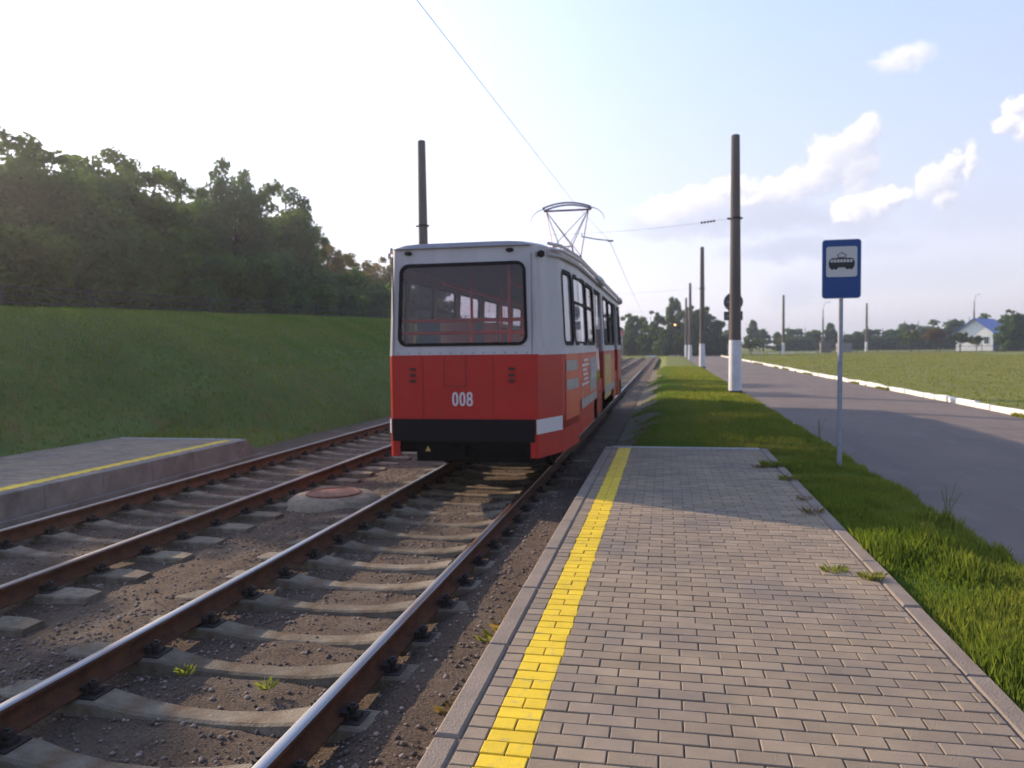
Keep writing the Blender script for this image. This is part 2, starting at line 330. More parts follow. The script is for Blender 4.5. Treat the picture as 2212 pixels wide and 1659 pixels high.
def ground_z(x, y):
    x = np.asarray(x, float); y = np.asarray(y, float)
    z = np.full(np.broadcast(x, y).shape, -.05)
    # right of the tracks: verge, road bed, lawn
    z = z-.06*ss(2.0, 2.75, x)-.10*ss(2.62, 2.8, x)+.16*ss(8.1, 8.3, x)
    # track corridor
    far = 1-ss(112, 122, y)
    z = z-far*(.30*(1-ss(-1.0, .15, x))*(x > -3)+.30*ss(-9.8, -8.0, x)*(x <= -3)+.45*ss(-8.35, -7.6, x)*(1-ss(-1.0, .15, x)))
    z = z+bank(x, y)
    z = z+.05*vn(x, y, 1.7)*ss(2.5, 5, np.abs(x+4.2)-.0)*(np.abs(x-5.4) > 3.0)
    z = z-.14*((x > -.95) & (x < 1.53) & (y < 12.25))
    return z
def grid(xs, ys):
    X, Y = np.meshgrid(xs, ys); ny, nx = X.shape; i = np.arange(ny*nx).reshape(ny, nx)
    F = np.stack([i[:-1, :-1], i[:-1, 1:], i[1:, 1:], i[1:, :-1]], -1).reshape(-1, 4); return X, Y, F
def spaced(a, b, s0, growth):
    out = [a]; s = s0
    while out[-1] < b: out.append(out[-1]+s); s *= growth
    return out
ys = sorted(set([-600, -200, -60, -25, -12]+list(np.arange(-6, 30, .4))+spaced(30, 900, .6, 1.06)))
xl = [-x for x in spaced(22, 900, .8, 1.12)][::-1]; xr = spaced(14, 900, .7, 1.1)
xs = np.array(sorted(set(xl+list(np.arange(-21.6, -10.4, .35))+list(np.arange(-10.4, 9, .16))+list(np.arange(9, 14, .4))+xr)))
X, Y, F = grid(xs, np.array(ys)); Z = ground_z(X, Y)
Z = np.where(np.hypot(X, Y) > 300, np.minimum(Z, -.05), Z)
lawn = ((X[:-1, :-1] > 8) | (Y[:-1, :-1] > 60)).ravel()
np_mesh('ground', np.stack([X, Y, Z], -1).reshape(-1, 3), F, [GRASS, LAWN], smooth=True, mi=lawn.astype(int), kind='structure')

# track bed
def bed_z(x, y):
    z = -.405+.016*vn(x, y, .35)+.024*vn(x, y, 1.1)+.03*vn(x, y, 3.)
    z = z+.035*np.exp(-((x+4.17)/.42)**2)+.082*ss(-1.70, -1.45, x)+.05*np.exp(-((x+3.72)/.28)**4)+.03*ss(7.0, 7.6, -x)
    return z
ys2 = list(np.arange(-4, 11, .035))+spaced(11, 119, .06, 1.03); xs2 = np.concatenate([np.arange(-8.3, -5.2, .05), np.arange(-5.2, -.94, .035)])
X, Y, F = grid(xs2, np.array(ys2)); Z = bed_z(X, Y)+.012*vn(X, Y, .07)
np_mesh('track_bed', np.stack([X, Y, Z], -1).reshape(-1, 3), F, BALLAST, smooth=True, kind='structure')
X, Y, F = grid(np.arange(-.95, .26, .06), np.array([12.3]+spaced(12.42, 60, .08, 1.03)))
Z = -.338+.283*ss(-1.0, .0, X)+.008*vn(X, Y, .3)+.01-.05*ss(.14, .25, X)
np_mesh('path', np.stack([X, Y, Z], -1).reshape(-1, 3), F, mat('bare_soil', (.16, .11, .075), .95, col2=(.10, .07, .048), nscale=9, bump=1.5, bscale=40, layer=((.07, .085, .025), 2.6, .5, .6)), smooth=True, kind='structure')
# road
X, Y, F = grid(np.array([2.60, 2.64, 3.4, 4.2, 5., 5.8, 6.6, 7.4, 8.06]), np.array([-60, -20]+spaced(-8, 150, .5, 1.03)))
Xj = X+np.where(X < 2.7, .10*vn(X*0, Y, .6)+.08*vn(X*0+5, Y, .17), 0)
Z = -.135+.0*X+.012*vn(X, Y, 2.)+.03*(1-((X-5.3)/2.7)**2)
np_mesh('road', np.stack([Xj, Y, Z], -1).reshape(-1, 3), F, ASPHALT, smooth=True, kind='structure')
# the road bends round to the right beyond the poles
bend = MB(); rr = []
for k in range(13):
    a = k/12*R(80); rr.append([(62-(62-q)*math.cos(a) if False else 62-(62-q)*math.cos(a), 149+(62-q)*math.sin(a), -.04) for q in (2.6, 8.06)])

# ------------------------------------------------------------------ platforms
def paving(x0, x1, y0, y1, yel, zt=0., seed=1, mirror=False):
    """running bond of real bricks; the stripe yel=(a,b) becomes its own mesh"""
    rnd = random.Random(seed); g = MB(); y = MB(); n = int((y1-y0)/.1); gap = .0030
    for i in range(n):
        ya = y0+i*.1+gap; yb = y0+(i+1)*.1-gap
        cuts = [x0]; k = x0+.1 if i % 2 == 0 else x0+.2
        if mirror: k = x1-(.1 if i % 2 == 0 else .2); cuts = [x1]
        while (k < x1-.02) if not mirror else (k > x0+.02): cuts.append(k); k += -.2 if mirror else .2
        cuts.append(x0 if mirror else x1); cuts.sort()
        for a, b in zip(cuts[:-1], cuts[1:]):
            t = rnd.random()**1.5*(.9) + (.1 if rnd.random() < .9 else -.6); t = min(1, max(.01, t+.12*math.sin(a*1.3+i*.05))); z = zt+rnd.uniform(-.0022, .0022); j = [rnd.uniform(-.0012, .0012) for _ in range(2)]
            segs = [(a+gap, b-gap, 0)]
            if b > yel[0]+.02 and a < yel[1]-.02:
                segs = []; e0 = yel[0]+rnd.uniform(-.006, .006); e1 = yel[1]+rnd.uniform(-.006, .006)
                lo, hi = max(a+gap, e0 if a < yel[0]-.02 else a+gap), min(b-gap, e1 if b > yel[1]+.02 else b-gap)
                if lo > a+gap+.01: segs.append((a+gap, lo, 0))
                segs.append((lo, hi, 1))
                if hi < b-gap-.01: segs.append((hi, b-gap, 0))
            for (p, q, w) in segs: (y if w else g).bbox((p+j[0], ya, zt-.05), (q+j[1] if not w else q, yb, z), .0035, 0, t)
    return g, y
EDGEG = mat('edge_concrete_grey', (.27, .255, .225), .88, col2=(.19, .175, .155), nscale=2.5, bump=.6, bscale=60, layer=((.13, .11, .09), 1.8, .52, .75))
def platform(name, label, x0, x1, y0, y1, edge_side, yel, seed, kc=None):
    kc = kc or KERBC
    t = empty(name, ((x0+x1)/2, (y0+y1)/2, 0), label=label, cat='platform')
    ox, oy = (x0+x1)/2, (y0+y1)/2
    g, y = paving(x0+.12, x1-.12, y0, y1-.06, yel, 0, seed, mirror=(edge_side > 0))
    sub = MB(); sub.box((x0+.1, y0, -.06), (x1-.1, y1-.05, -.0075))
    def loc(o): o.location = (-ox, -oy, 0); return o
    loc(g.build('paving', BRICK, t)); loc(y.build('yellow_line', YBRICK, t)); loc(sub.build('joint_sand', JOINT, t))
    e = MB(); rnd = random.Random(seed)
    side_x = (x0, x0+.11) if edge_side < 0 else (x1-.11, x1)
    yy = y0
    while yy < y1-.05:
        b = min(yy+1.0, y1); e.bbox((side_x[0], yy+.004, -.5), (side_x[1], b-.004, .004+rnd.uniform(-.003, .003)), .012); yy += 1.0
    loc(e.build('edge_stones', kc, t))
    e = MB(); side_x = (x1-.11, x1) if edge_side < 0 else (x0, x0+.11); yy = y0
    while yy < y1-.05:
        b = min(yy+1.0, y1); e.bbox((side_x[0], yy+.004, -.3), (side_x[1], b-.004, .003+rnd.uniform(-.004, .004)), .012); yy += 1.0
    loc(e.build('back_kerb', KERBC, t))
    e = MB(); e.bbox((x0+.115, y1-.06, -.4), (x1-.115, y1, .012), .008)
    loc(e.build('end_kerb', MATS['end_kerb_pale'] if 'end_kerb_pale' in MATS else mat('end_kerb_pale', (.46, .44, .42), .8, var=.25, nscale=5), t))
    return t
platform('tram_platform', 'brick paved tram platform in the foreground with a wide yellow safety line', -.95, 1.53, -4.0, 12.3, -1, (-.73, -.53), 3)
pl = platform('tram_platform', 'low tram platform across the tracks at the foot of the grass bank', -10.1, -7.42, -2.0, 12.62, 1, (-7.81, -7.62), 5, EDGEG)
e = MB(); e.add([(-7.95, 12.62, -.45), (-7.42, 12.62, -.45), (-7.42, 12.62, .01), (-7.5, 12.62, .01), (-7.40, 12.95, -.30), (-7.40, 12.95, -.45), (-7.75, 12.95, -.45), (-7.75, 12.95, -.30), (-7.95, 12.62, -.06)],
                [(1, 0, 8, 3, 2), (2, 3, 7, 4), (3, 8, 7), (1, 2, 4, 5), (4, 7, 6, 5), (8, 0, 6, 7)])
e.box((-7.41, -2, -.47), (-7.33, 13.0, -.30))
o = e.build('ramp_end', EDGEG, pl); o.location = (8.76, -5.31, 0)

# ------------------------------------------------------------------ rails
def rail(cx, top, label, y0=-5, y1=116, rad=58):
    prof = [(-.0365, 0), (.0365, 0), (.0365, -.03), (.012, -.045), (.009, -.125), (.066, -.140), (.066, -.152), (-.066, -.152), (-.066, -.140), (-.009, -.125), (-.012, -.045), (-.0365, -.03)]
    prof[0:2] = [(-.033, -.008), (-.022, 0), (.022, 0), (.033, -.008)]
    path = [(cx, y0, 0, 0)]+[(cx, y, 0, 0) for y in np.linspace(y0+4, y1, 20)]
    cxr = -60.
    for k in range(1, 15):
        a = k*R(3); q = cx-cxr; path.append((cxr+q*math.cos(a), y1+q*math.sin(a), a, 0))
    V = []; F = []; mi = []; n = len(prof)
    for (x, y, a, _) in path:
        for (px, pz) in prof: V.append((x+px*math.cos(a), y+px*math.sin(a), -.18+pz+(.0 if y < y1 else 0)))
    for i in range(len(path)-1):
        for j in range(n):
            k = (j+1) % n; F.append((i*n+j, i*n+k, (i+1)*n+k, (i+1)*n+j)); mi.append(1 if j in (0, 1, 2) else 0)
    return np_mesh('rail', np.array(V), np.array(F), [RUST, top], mi=mi, label=label, cat='rail', group='rails of the two tram tracks')
RT = (-3.318, -1.722); LT = (-6.62, -5.024)
rail(RT[1], RAILWORN, 'rusty rail of the tram\'s track on the side of the paved foreground platform')
rail(RT[0], RAILTOP, 'bright polished rail running under the middle of the tram\'s back end')
rail(LT[1], RAILOLD, 'dull rusty rail beside the round manhole, inner rail of the empty track')
rail(LT[0], RAILOLD, 'rail of the empty track right beside the low platform across')

# ------------------------------------------------------------------ sleepers
def sleeper_mesh(seed):
    rnd = random.Random(seed); L = 1.32; xs_ = [-L, -1.18, -.98, -.62, -.40, -.15, .15, .40, .62, .98, 1.18, L]
    hz = [-.345, -.335, -.333, -.338, -.375, -.392, -.392, -.375, -.338, -.333, -.335, -.345]; hw = [.10, .115, .12, .11, .09, .075, .075, .09, .11, .12, .115, .10]
    V = []; F = []
    for x, z, w in zip(xs_, hz, hw):
        w += rnd.uniform(-.006, .006); V += [(x, -w-.03, -.5), (x, -w, z-.012), (x, -w+.018, z), (x, w-.018, z), (x, w, z-.012), (x, w+.03, -.5)]
    for i in range(len(xs_)-1):
        for j in range(5): F.append((i*6+j, i*6+j+1, (i+1)*6+j+1, (i+1)*6+j))
    F.append((0, 1, 2, 3, 4, 5)); n = len(V)-6; F.append(tuple(range(n, n+6))[::-1])
    b = MB(); b.add(V, F); return b
def fastener():
    b = MB()
    b.box((-.17, -.08, -.345), (.17, .08, -.328))
    for s in (-1, 1):
        b.box((s*.075-.022, -.05, -.33), (s*.075+.022, .05, -.285)); b.box((s*.115-.03, -.035, -.33), (s*.115+.03, .035, -.305))
        b.tube([(s*.105, 0, -.33), (s*.105, 0, -.25)], .014, 6); b.tube([(s*.105, 0, -.285), (s*.105, 0, -.262)], .03, 6)
    return b
def sleeper_proto(seed):
    o = sleeper_mesh(seed).build('concrete_sleeper', CONC)
    for s in (-.798, .798):
        q = fastener().build('rail_fastener', IRON, o); q.location = (s, 0, 0)
    return o
protos = [sleeper_proto(s) for s in (1, 2, 3)]
used = set(); srnd = random.Random(11)
def place_sleeper(x, y, near, lab, grp):
    k = srnd.randrange(3); p = protos[k]
    if not near:
        o = p.copy(); sc.collection.objects.link(o)
    else:
        o = copy_tree(p)
    o.location = (x+srnd.uniform(-.02, .02), y+srnd.uniform(-.02, .02), srnd.uniform(-.012, .006)); o.rotation_euler = (srnd.uniform(-.01, .01), srnd.uniform(-.006, .006), srnd.uniform(-.02, .02))
    tag(o, lab, 'sleeper', grp)
y = 1.45; 
while y < 60:
    if y < 14 or y > 22: place_sleeper(-2.52, y, y < 32, 'concrete sleeper under the two rails of the tram\'s own track', 'sleepers of the tram\'s track')
    y += .575
y = 1.7
while y < 60:
    place_sleeper(-5.822, y, y < 30, 'concrete sleeper under the two rails of the empty track', 'sleepers of the empty track'); y += .60
for p in protos:
    for c in list(p.children): bpy.data.objects.remove(c)
    bpy.data.objects.remove(p)

# loose gravel
def stones(n, name):
    V0 = np.array([(0, 0, 1), (.9, 0, .1), (.3, .85, .0), (-.75, .5, .1), (-.7, -.55, 0), (.35, -.85, .05), (0, 0, -.7)])
    F0 = np.array([(0, 1, 2), (0, 2, 3), (0, 3, 4), (0, 4, 5), (0, 5, 1), (6, 2, 1), (6, 3, 2), (6, 4, 3), (6, 5, 4), (6, 1, 5)])
    yy = 1.5+(RNG.random(n)**1.7)*14; xx = -7.3+RNG.random(n)*6.3; s = .006+.016*RNG.random(n)**2.6
    dens = vn(xx, yy, .8)+.5; keep = RNG.random(n) < .25+dens; xx, yy, s = xx[keep], yy[keep], s[keep]; n = len(xx)
    a = RNG.random(n)*6.28; J = 1+.35*(RNG.random((n, 7, 3))-.5)
    P = V0[None]*J*s[:, None, None]*np.array([1, 1, .75]); c, sn = np.cos(a)[:, None], np.sin(a)[:, None]
    PX = P[..., 0]*c-P[..., 1]*sn+xx[:, None]; PY = P[..., 0]*sn+P[..., 1]*c+yy[:, None]; PZ = P[..., 2]+(bed_z(xx, yy)+.003)[:, None]
    V = np.stack([PX, PY, PZ], -1).reshape(-1, 3); Fm = (F0[None]+(np.arange(n)*7)[:, None, None]).reshape(-1, 3)
    np_mesh(name, V, Fm, STONE, tint=np.repeat(RNG.random(n), 10), kind='stuff', label='loose fine gravel between the rails and sleepers', cat='gravel')
stones(42000, 'gravel')

# ------------------------------------------------------------------ grass
def blades(name, xx, yy, zz, h, w, material, label, lean=.5, tint=None):
    n = len(xx); a = RNG.random(n)*6.28; la = RNG.random(n)*6.28; ln = h*lean*RNG.random(n)
    dx, dy = np.cos(a)*w, np.sin(a)*w; lx, ly = np.cos(la)*ln, np.sin(la)*ln
    V = np.stack([np.stack([xx-dx, yy-dy, zz-.01], -1), np.stack([xx+dx, yy+dy, zz-.01], -1),
                  np.stack([xx+lx*.45+dx*.6, yy+ly*.45+dy*.6, zz+h*.6], -1), np.stack([xx+lx, yy+ly, zz+h], -1)], 1).reshape(-1, 3)
    F = (np.array([(0, 1, 2, 3)])[None]+(np.arange(n)*4)[:, None, None]).reshape(-1, 4)
    return np_mesh(name, V, F, material, tint=tint if tint is not None else RNG.random(n), kind='stuff', label=label, cat='grass')
def scatter(n, x0, x1, y0, y1, p=1.):
    return x0+RNG.random(n)*(x1-x0), y0+RNG.random(n)**p*(y1-y0)
x, y_ = scatter(150000, 1.50, 2.82, 2.4, 30, 1.8)
edge = 2.72+.16*vn(x*0, y_, .6)+.1*vn(x*0+5, y_, .2); k = (x < edge); x, y_ = x[k], y_[k]
hh = (.022+.06*RNG.random(len(x))**1.6)*(1+1.6*np.clip(vn(x, y_, .35), -.4, .5))*(1+.5*(y_ < 8))
blades('grass', x, y_, ground_z(x, y_), hh, .0028+.0011*np.sqrt(y_), BLADE, 'short green grass on the verge between the brick platform and the road', tint=np.clip(.45+1.1*vn(x, y_, .45)+.8*vn(x, y_, 1.9)+.5*(RNG.random(len(x))-.5), 0, 1))
x, y_ = scatter(60000, -.5, 2.66, 12.45, 60, 1.5); k = x > .1+.9*vn(x*0, y_, 2.5)+.5*(RNG.random(len(x))-.5); x, y_ = x[k], y_[k]
blades('grass', x, y_, ground_z(x, y_), .04+.06*RNG.random(len(x)), .006+.0012*y_**.8, BLADE, 'yellowish green grass on the strip beyond the brick platform', tint=.35+.65*RNG.random(len(x)))
x, y_ = scatter(70000, 8.25, 42, 14, 130, 2.1)
blades('grass', x, y_, ground_z(x, y_), .025+.04*RNG.random(len(x)), .012+.0006*y_, BLADEL, 'mown lawn on the far side of the road')
x = -10.0-6*RNG.random(110000)**.85; y_ = 4+50*RNG.random(110000)**1.25; k = (x < -10.25) | (y_ > 14); x, y_ = x[k], y_[k]
blades('grass', x, y_, ground_z(x, y_), .025+.055*RNG.random(len(x)), .010+.0006*y_, BANKB, 'rough grass covering the tall bank on the left', tint=RNG.random(len(x))*.6)
x, y_ = scatter(9000, -10.1, -7.3, 12.9, 45, 1.3)
blades('grass', x, y_, ground_z(x, y_), .05+.09*RNG.random(len(x)), .016, BLADE, 'grass along the foot of the bank beyond the low platform')

x, y_ = scatter(100000, -.9, .6, 12.4, 58, 1.3); k = .8*vn(x*.8+y_*.3, y_*.8-x, 1.7)+.5*vn(x+y_*.5, y_, .55)+.5*(RNG.random(len(x))-.5) > -.10-.75*x; x, y_ = x[k], y_[k]
blades('grass', x, y_, -.325+.283*ss(-1.0, .0, x), .025+.045*RNG.random(len(x)), .006+.0012*y_**.8, BANKB, 'patchy weeds on the bare soil between the rail and the grass strip')
x, y_ = scatter(16000, 7.90, 8.12, 14, 80, 1.6); k = vn(x*0, y_, 2.2)+.4*vn(x*0+3, y_, .5) > .08; x, y_ = x[k], y_[k]
blades('grass', x, y_, x*0-.13, .04+.07*RNG.random(len(x)), .008+.0005*y_, BLADEL, 'grass creeping over the foot of the white kerb row')
# weeds and tufts: things one can count
def tuft(x, y, z, label, grp=None, n=60, h=.09, rad=.06, m=BLADE, name='grass_tuft', cat='tuft'):
    h *= .8; a = RNG.random(n)*6.28; q = rad*np.sqrt(RNG.random(n)); xx, yy = q*np.cos(a)*1.4, q*np.sin(a)
    V = []; F = []; 
    for i in range(n):
        hh = h*random.uniform(.5, 1); o = random.uniform(.4, 1.1)*hh; w = .003; an = a[i]+random.uniform(-.6, .6); px, py = xx[i], yy[i]
        cx, sx = math.cos(an+1.57)*w, math.sin(an+1.57)*w; k = len(V)
        V += [(px-cx, py-sx, 0), (px+cx, py+sx, 0), (px+math.cos(an)*o*.4+cx, py+math.sin(an)*o*.4+sx, hh*.7), (px+math.cos(an)*o, py+math.sin(an)*o, hh*.95)]; F.append((k, k+1, k+2, k+3))
    o = np_mesh(name, np.array(V), np.array(F), m, tint=RNG.random(n), label=label, cat=cat, group=grp); o.location = (x, y, z); return o
G = 'tufts growing out of the platform joints'
tuft(1.37, 10.5, 0, 'largest dark tuft at the far right corner of the brick platform', G, 150, .12, .10)
tuft(1.2, 10.4, 0, 'small reddish tuft left of the big dark tuft on the platform', G, 60, .06, .06, DRYB)
tuft(1.43, 9.5, 0, 'pale green tuft on the platform edge behind the shadow boundary', G, 90, .09, .08, BLADEL)
tuft(1.40, 8.3, 0, 'tiny brown tuft at the platform kerb in the middle of the shade', G, 40, .06, .05, DRYB)
tuft(1.37, 7.65, 0, 'straggly brown tuft near the shadow boundary on the platform', G, 60, .08, .07, DRYB)
tuft(1.17, 5.7, 0, 'olive green tuft between sunlit bricks of the platform', G, 80, .06, .06, BLADE)
tuft(1.38, 5.55, 0, 'yellow green tuft by the kerb in the sunlit part of the platform', G, 90, .07, .05, BLADEL)
G = 'weeds along the foot of the platform edge'
tuft(-1.08, 4.9, -.38, 'green leafy weed between the rail and the platform edge', G, 90, .14, .07, BLADEL, 'weed', 'weed')
tuft(-1.02, 5.02, -.38, 'dry upright stalks behind the green weed at the platform edge', G, 40, .24, .04, DRYB, 'weed', 'weed')
tuft(-1.06, 3.9, -.38, 'dry brown weed tuft nearest the camera at the platform edge', G, 80, .14, .08, DRYB, 'weed', 'weed')
tuft(-1.0, 3.25, -.38, 'pale dry clump at the bottom of the picture by the platform edge', G, 90, .10, .10, DRYB, 'weed', 'weed')
tuft(-1.03, 6.4, -.38, 'small dry clump by the platform edge further along the track', G, 60, .10, .08, DRYB, 'weed', 'weed')
tuft(-2.9, 4.15, -.38, 'small green weed between the two rails in the foreground', G, 25, .09, .03, BLADE, 'weed', 'weed')
tuft(-2.3, 4.05, -.38, 'second small green weed on the sleeper between the rails', G, 25, .09, .03, BLADE, 'weed', 'weed')
tuft(-7.2, 12.0, -.40, 'yellow green weeds at the foot of the low platform wall', G, 120, .14, .2, BLADEL, 'weed', 'weed')
def tall_weed(x, y, h, label, seed):
    rnd = random.Random(seed); z = float(ground_z(x, y)); t = empty('tall_weed', (x, y, z), label=label, cat='weed', group='tall weeds standing in the verge')
    b = MB(); tips = []
    for i in range(4):
        a = rnd.uniform(0, 6.28); l = rnd.uniform(.1, .3)*h; p = (math.cos(a)*l, math.sin(a)*l, h*rnd.uniform(.7, 1)); tips.append(p); b.tube([(0, 0, 0), (p[0]*.3, p[1]*.3, p[2]*.5), p], [.004, .003, .0015], 5)
    b.build('stem', BLADEL, t)
    l = MB()
    for p in tips:
        for k in range(16):
            s = rnd.uniform(.45, 1.); c = Vector((p[0]*s*s, p[1]*s*s, p[2]*s)); a = rnd.uniform(0, 6.28); q = rnd.uniform(.015, .035)
            d = Vector((math.cos(a), math.sin(a), rnd.uniform(-.2, .6))); e2 = Vector((-math.sin(a), math.cos(a), 0))*.006
            l.add([c, c+d*q*.5+e2, c+d*q, c+d*q*.5-e2], [(0, 1, 2, 3)], 0, rnd.random())
    l.build('leaves', BLADEL, t)
tall_weed(2.0, 6.5, .36, 'tall branching weed with pale seed heads in the middle of the verge', 1)
tall_weed(2.62, 7.9, .42, 'tall slender weed at the road edge behind the branching weed', 2)
tall_weed(2.3, 5.5, .24, 'pale weed nearest the camera in the sunlit verge', 3)
tall_weed(2.78, 15.0, .50, 'single upright stalk at the road edge beyond the stop sign', 4)
tall_weed(1.72, 6.75, .15, 'short pale weed beside the platform kerb at the shadow boundary', 5)

# ------------------------------------------------------------------ kerb stones
kr = random.Random(4); y = 12.
while y < 118:
    l = 1.0; gapy = kr.random() < .035
    if not gapy:
        b = MB(); sx = kr.uniform(-.03, .03); h = .075+kr.uniform(-.015, .02)
        b.bbox((-.075, -l/2+.006, -.2), (.075, l/2-.006, h-.05), .018+.01*kr.random())
        o = b.build('kerb_stone', KWHITE, label='whitewashed kerb stone in the row along the far side of the road', cat='kerb stone', group='white kerb stones along the lawn')
        o.location = (8.12+.04*math.sin(y*.11)+sx, y, -.03); o.rotation_euler = (kr.uniform(-.02, .02), kr.uniform(-.12, .12), kr.uniform(-.02, .02))
    y += l
for (x, y, L_, lab) in [(2.67, 17.6, 1.2, 'bare kerb stone showing at the near grass edge of the road'), (2.66, 33.5, 1.6, 'white kerb stone at the grass edge behind the big pole'), (2.66, 13.2, .5, 'short kerb end showing in the grass beside the stop sign')]:
    b = MB(); b.bbox((-.05, -L_/2, -.15), (.05, L_/2, .012), .015); o = b.build('kerb_stone', WHITEW, label=lab, cat='kerb stone'); o.location = (x, y, -.10)
gx = 0
for i in range(9):
    b = MB(); b.bbox((-.8, -.1, -.1), (.8, .1, .10), .03); o = b.build('kerb_stone', WHITEW, label='distant white kerb block in front of the dark trees behind the tracks', cat='kerb stone', group='distant white kerb blocks')
    o.location = (-2+i*3.4+random.uniform(-.4, .4), 119+i*3.2, -.05)

# manhole
t = empty('manhole', (-4.2, 9.2, -.39), label='round concrete manhole with a rusty iron lid between the two tracks', cat='manhole')
b = MB(); b.lathe([(.66, -.1), (.62, .0), (.57, .08), (.50, .125), (.36, .145)], seg=40); b.build('collar', mat('manhole_concrete', (.30, .24, .16), .9, col2=(.18, .145, .10), nscale=5, bump=1, bscale=30, layer=((.14, .10, .07), 4, .5, .7)), t, smooth=True)
b = MB(); b.lathe([(.36, .13), (.35, .165), (.30, .17), (.29, .158), (.10, .163), (.0, .165)], seg=36); b.build('lid', RUSTLID, t)

# ------------------------------------------------------------------ poles
def pole(x, y, h, label, group, wb=1.82, r0=.21, r1=.14, clamp=True, base=True):
    z = float(ground_z(x, y)); t = empty('concrete_pole', (x, y, z), label=label, cat='pole', group=group)
    rr = lambda q: r0+(r1-r0)*q/h
    b = MB(); b.lathe([(rr(wb), wb), (rr(h)-.0, h-.03), (rr(h)-.03, h)], seg=20); b.build('shaft', CONC2, t, smooth=False)
    b = MB(); b.lathe([(r0+.008, .12), (rr(wb)+.006, wb)], seg=20); b.build('painted_base', WHITEW, t)
    if base:
        b = MB(); b.lathe([(r0+.02, -.1), (r0+.02, .125)], seg=20); b.build('foot', DARKB, t)
    if clamp:
        b = MB(); q = rr(5.9); b.lathe([(q+.012, 5.85), (q+.012, 5.93)], seg=16); b.box((-q-.10, -.03, 5.86), (-q, .03, 5.92)); b.box((q, -.03, 5.86), (q+.07, .03, 5.92)); b.build('clamp', IRON, t)
    return t
GP = 'concrete poles with whitewashed bases'
pole(2.31, 26.95, 8.65, 'nearest large concrete pole with whitewashed base on the grass strip by the road', GP)
pole(2.68, 58.8, 8.95, 'second concrete pole in the row beside the road, with a dark foot', GP)  # dark foot is the near-black base ring
pole(2.82, 91.4, 8.95, 'third concrete pole in the row, tall and slim right of a shorter looking one', GP, base=False)
pole(2.95, 114, 8.6, 'farthest concrete pole of the row beside the road, left of the third', GP, base=False)
pole(-8.62, 27, 8.95, 'concrete pole on the bank side whose top rises above the tram roof', GP)
pole(-8.75, 150, 7.2, 'distant pole with white base just right of the tram front, before trees', GP, base=False)
pole(9.8, 125, 7.5, 'distant thin pole with white base half behind the sign on the nearest pole', GP, base=False, r0=.2, r1=.12)
pole(16.98, 118.6, 8.8, 'lone pole with white base on the lawn between the road and the stop sign', GP, base=False, r0=.22, r1=.15)
pole(36.6, 153, 9.0, 'lone pole standing on the lawn edge just right of the stop sign', GP, base=False, r0=.24, r1=.16)
def street_lamp(x, y, h, arm, label):
    t = empty('street_lamp', (x, y, float(ground_z(x, y))), label=label, cat='street lamp', group='street lamps behind the lawn')
    b = MB(); b.lathe([(.24, 0), (.13, h*.8), (.10, h*.8+.01), (.07, h)], seg=12); b.build('post', CONC2, t)
    b = MB(); b.tube([(0, 0, h-.2), (arm*.3, 0, h+.9), (arm, 0, h+1.25)], .045, 6); b.build('arm', STEEL, t)
    b = MB(); b.lathe([(.05, -.12), (.20, -.06), (.22, .05), (.1, .14)], (arm+.15, 0, h+1.2), 12); b.build('lamp_head', WHITEW, t)
street_lamp(28.4, 150, 8.0, .8, 'leaning street lamp behind the grey sheds left of the stop sign post')
street_lamp(56.5, 158, 9.2, .6, 'street lamp rising behind the blue roof of the white house')

# signs on the nearest pole, seen from behind
t = empty('road_sign', (2.27, 27.22, 3.05), label='round road sign seen from behind on the nearest concrete pole', cat='road sign')
b = MB(); vs = [(.32*math.cos(a*math.pi/16), 0, .32*math.sin(a*math.pi/16)) for a in range(32)]; b.add(vs+[(x_, .012, z_) for x_, _, z_ in vs], [tuple(range(32)), tuple(range(63, 31, -1))]+[(i, 32+i, 32+(i+1) % 32, (i+1) % 32) for i in range(32)]); b.build('disc', mat('sign_back', (.11, .12, .15), .6, .3, var=.2), t)
b = MB(); b.box((-.22, -.06, -.02), (.22, -.003, .02)); b.box((-.22, -.06, -.20), (.22, -.003, -.17)); b.build('bracket', STEEL, t)
t = empty('sign_plate', (2.27, 27.22, 2.58), label='rectangular plate seen from behind below the round sign on the pole', cat='sign plate')
b = MB(); b.bbox((-.31, 0, -.15), (.31, .012, .15), .004); b.build('plate', MATS['sign_back'], t)
b = MB(); b.box((.18, -.04, -.13), (.215, -.002, .13)); b.box((-.22, -.06, -.02), (.22, -.041, .02)); b.build('bracket', STEEL, t)

# ------------------------------------------------------------------ overhead wires
b = MB(); pts = [(-2.9, -8, 5.42), (-2.63, 8.2, 5.38), (-2.35, 20, 5.38), (-1.93, 28, 5.33)]; b.tube(pts, .0042, 5)
b.tube([(-1.93, 28, 5.33), (-2.1, 43, 5.28), (-2.3, 58.8, 5.35), (-2.6, 91, 5.35), (-2.5, 116, 5.35)], .009, 5)
b.build('contact_wire', WIREM, label='thin overhead contact wire running along the tram\'s track', cat='overhead wire')
t = empty('span_wire', (-3, 27, 5.85), label='cross span wire with insulators slung between the nearest pole and the bank side pole', cat='overhead wire')
def sagz(x): return 5.83-.30*(1-((x+3.15)/5.3)**2)
b = MB(); b.tube([(x+3, 0, sagz(x)-5.85) for x in np.linspace(-8.45, 2.12, 24)], .0038, 5); b.build('cable', WIREM, t)
b = MB()
for x in (1.22, 1.32, 1.42, 1.52, 1.62): b.lathe([(.015, -.04), (.04, -.015), (.04, .015), (.015, .04)], (x+3, 0, sagz(x)-5.85), 8)
b.build('insulator', IRON, t)
b = MB(); b.tube([(.15, 0, -.42), (.55, .5, -.45), (1.07, 1., -.47)], .02, 6); b.tube([(.15, 0, -.42), (.15, 0, -.3)], .012, 6)
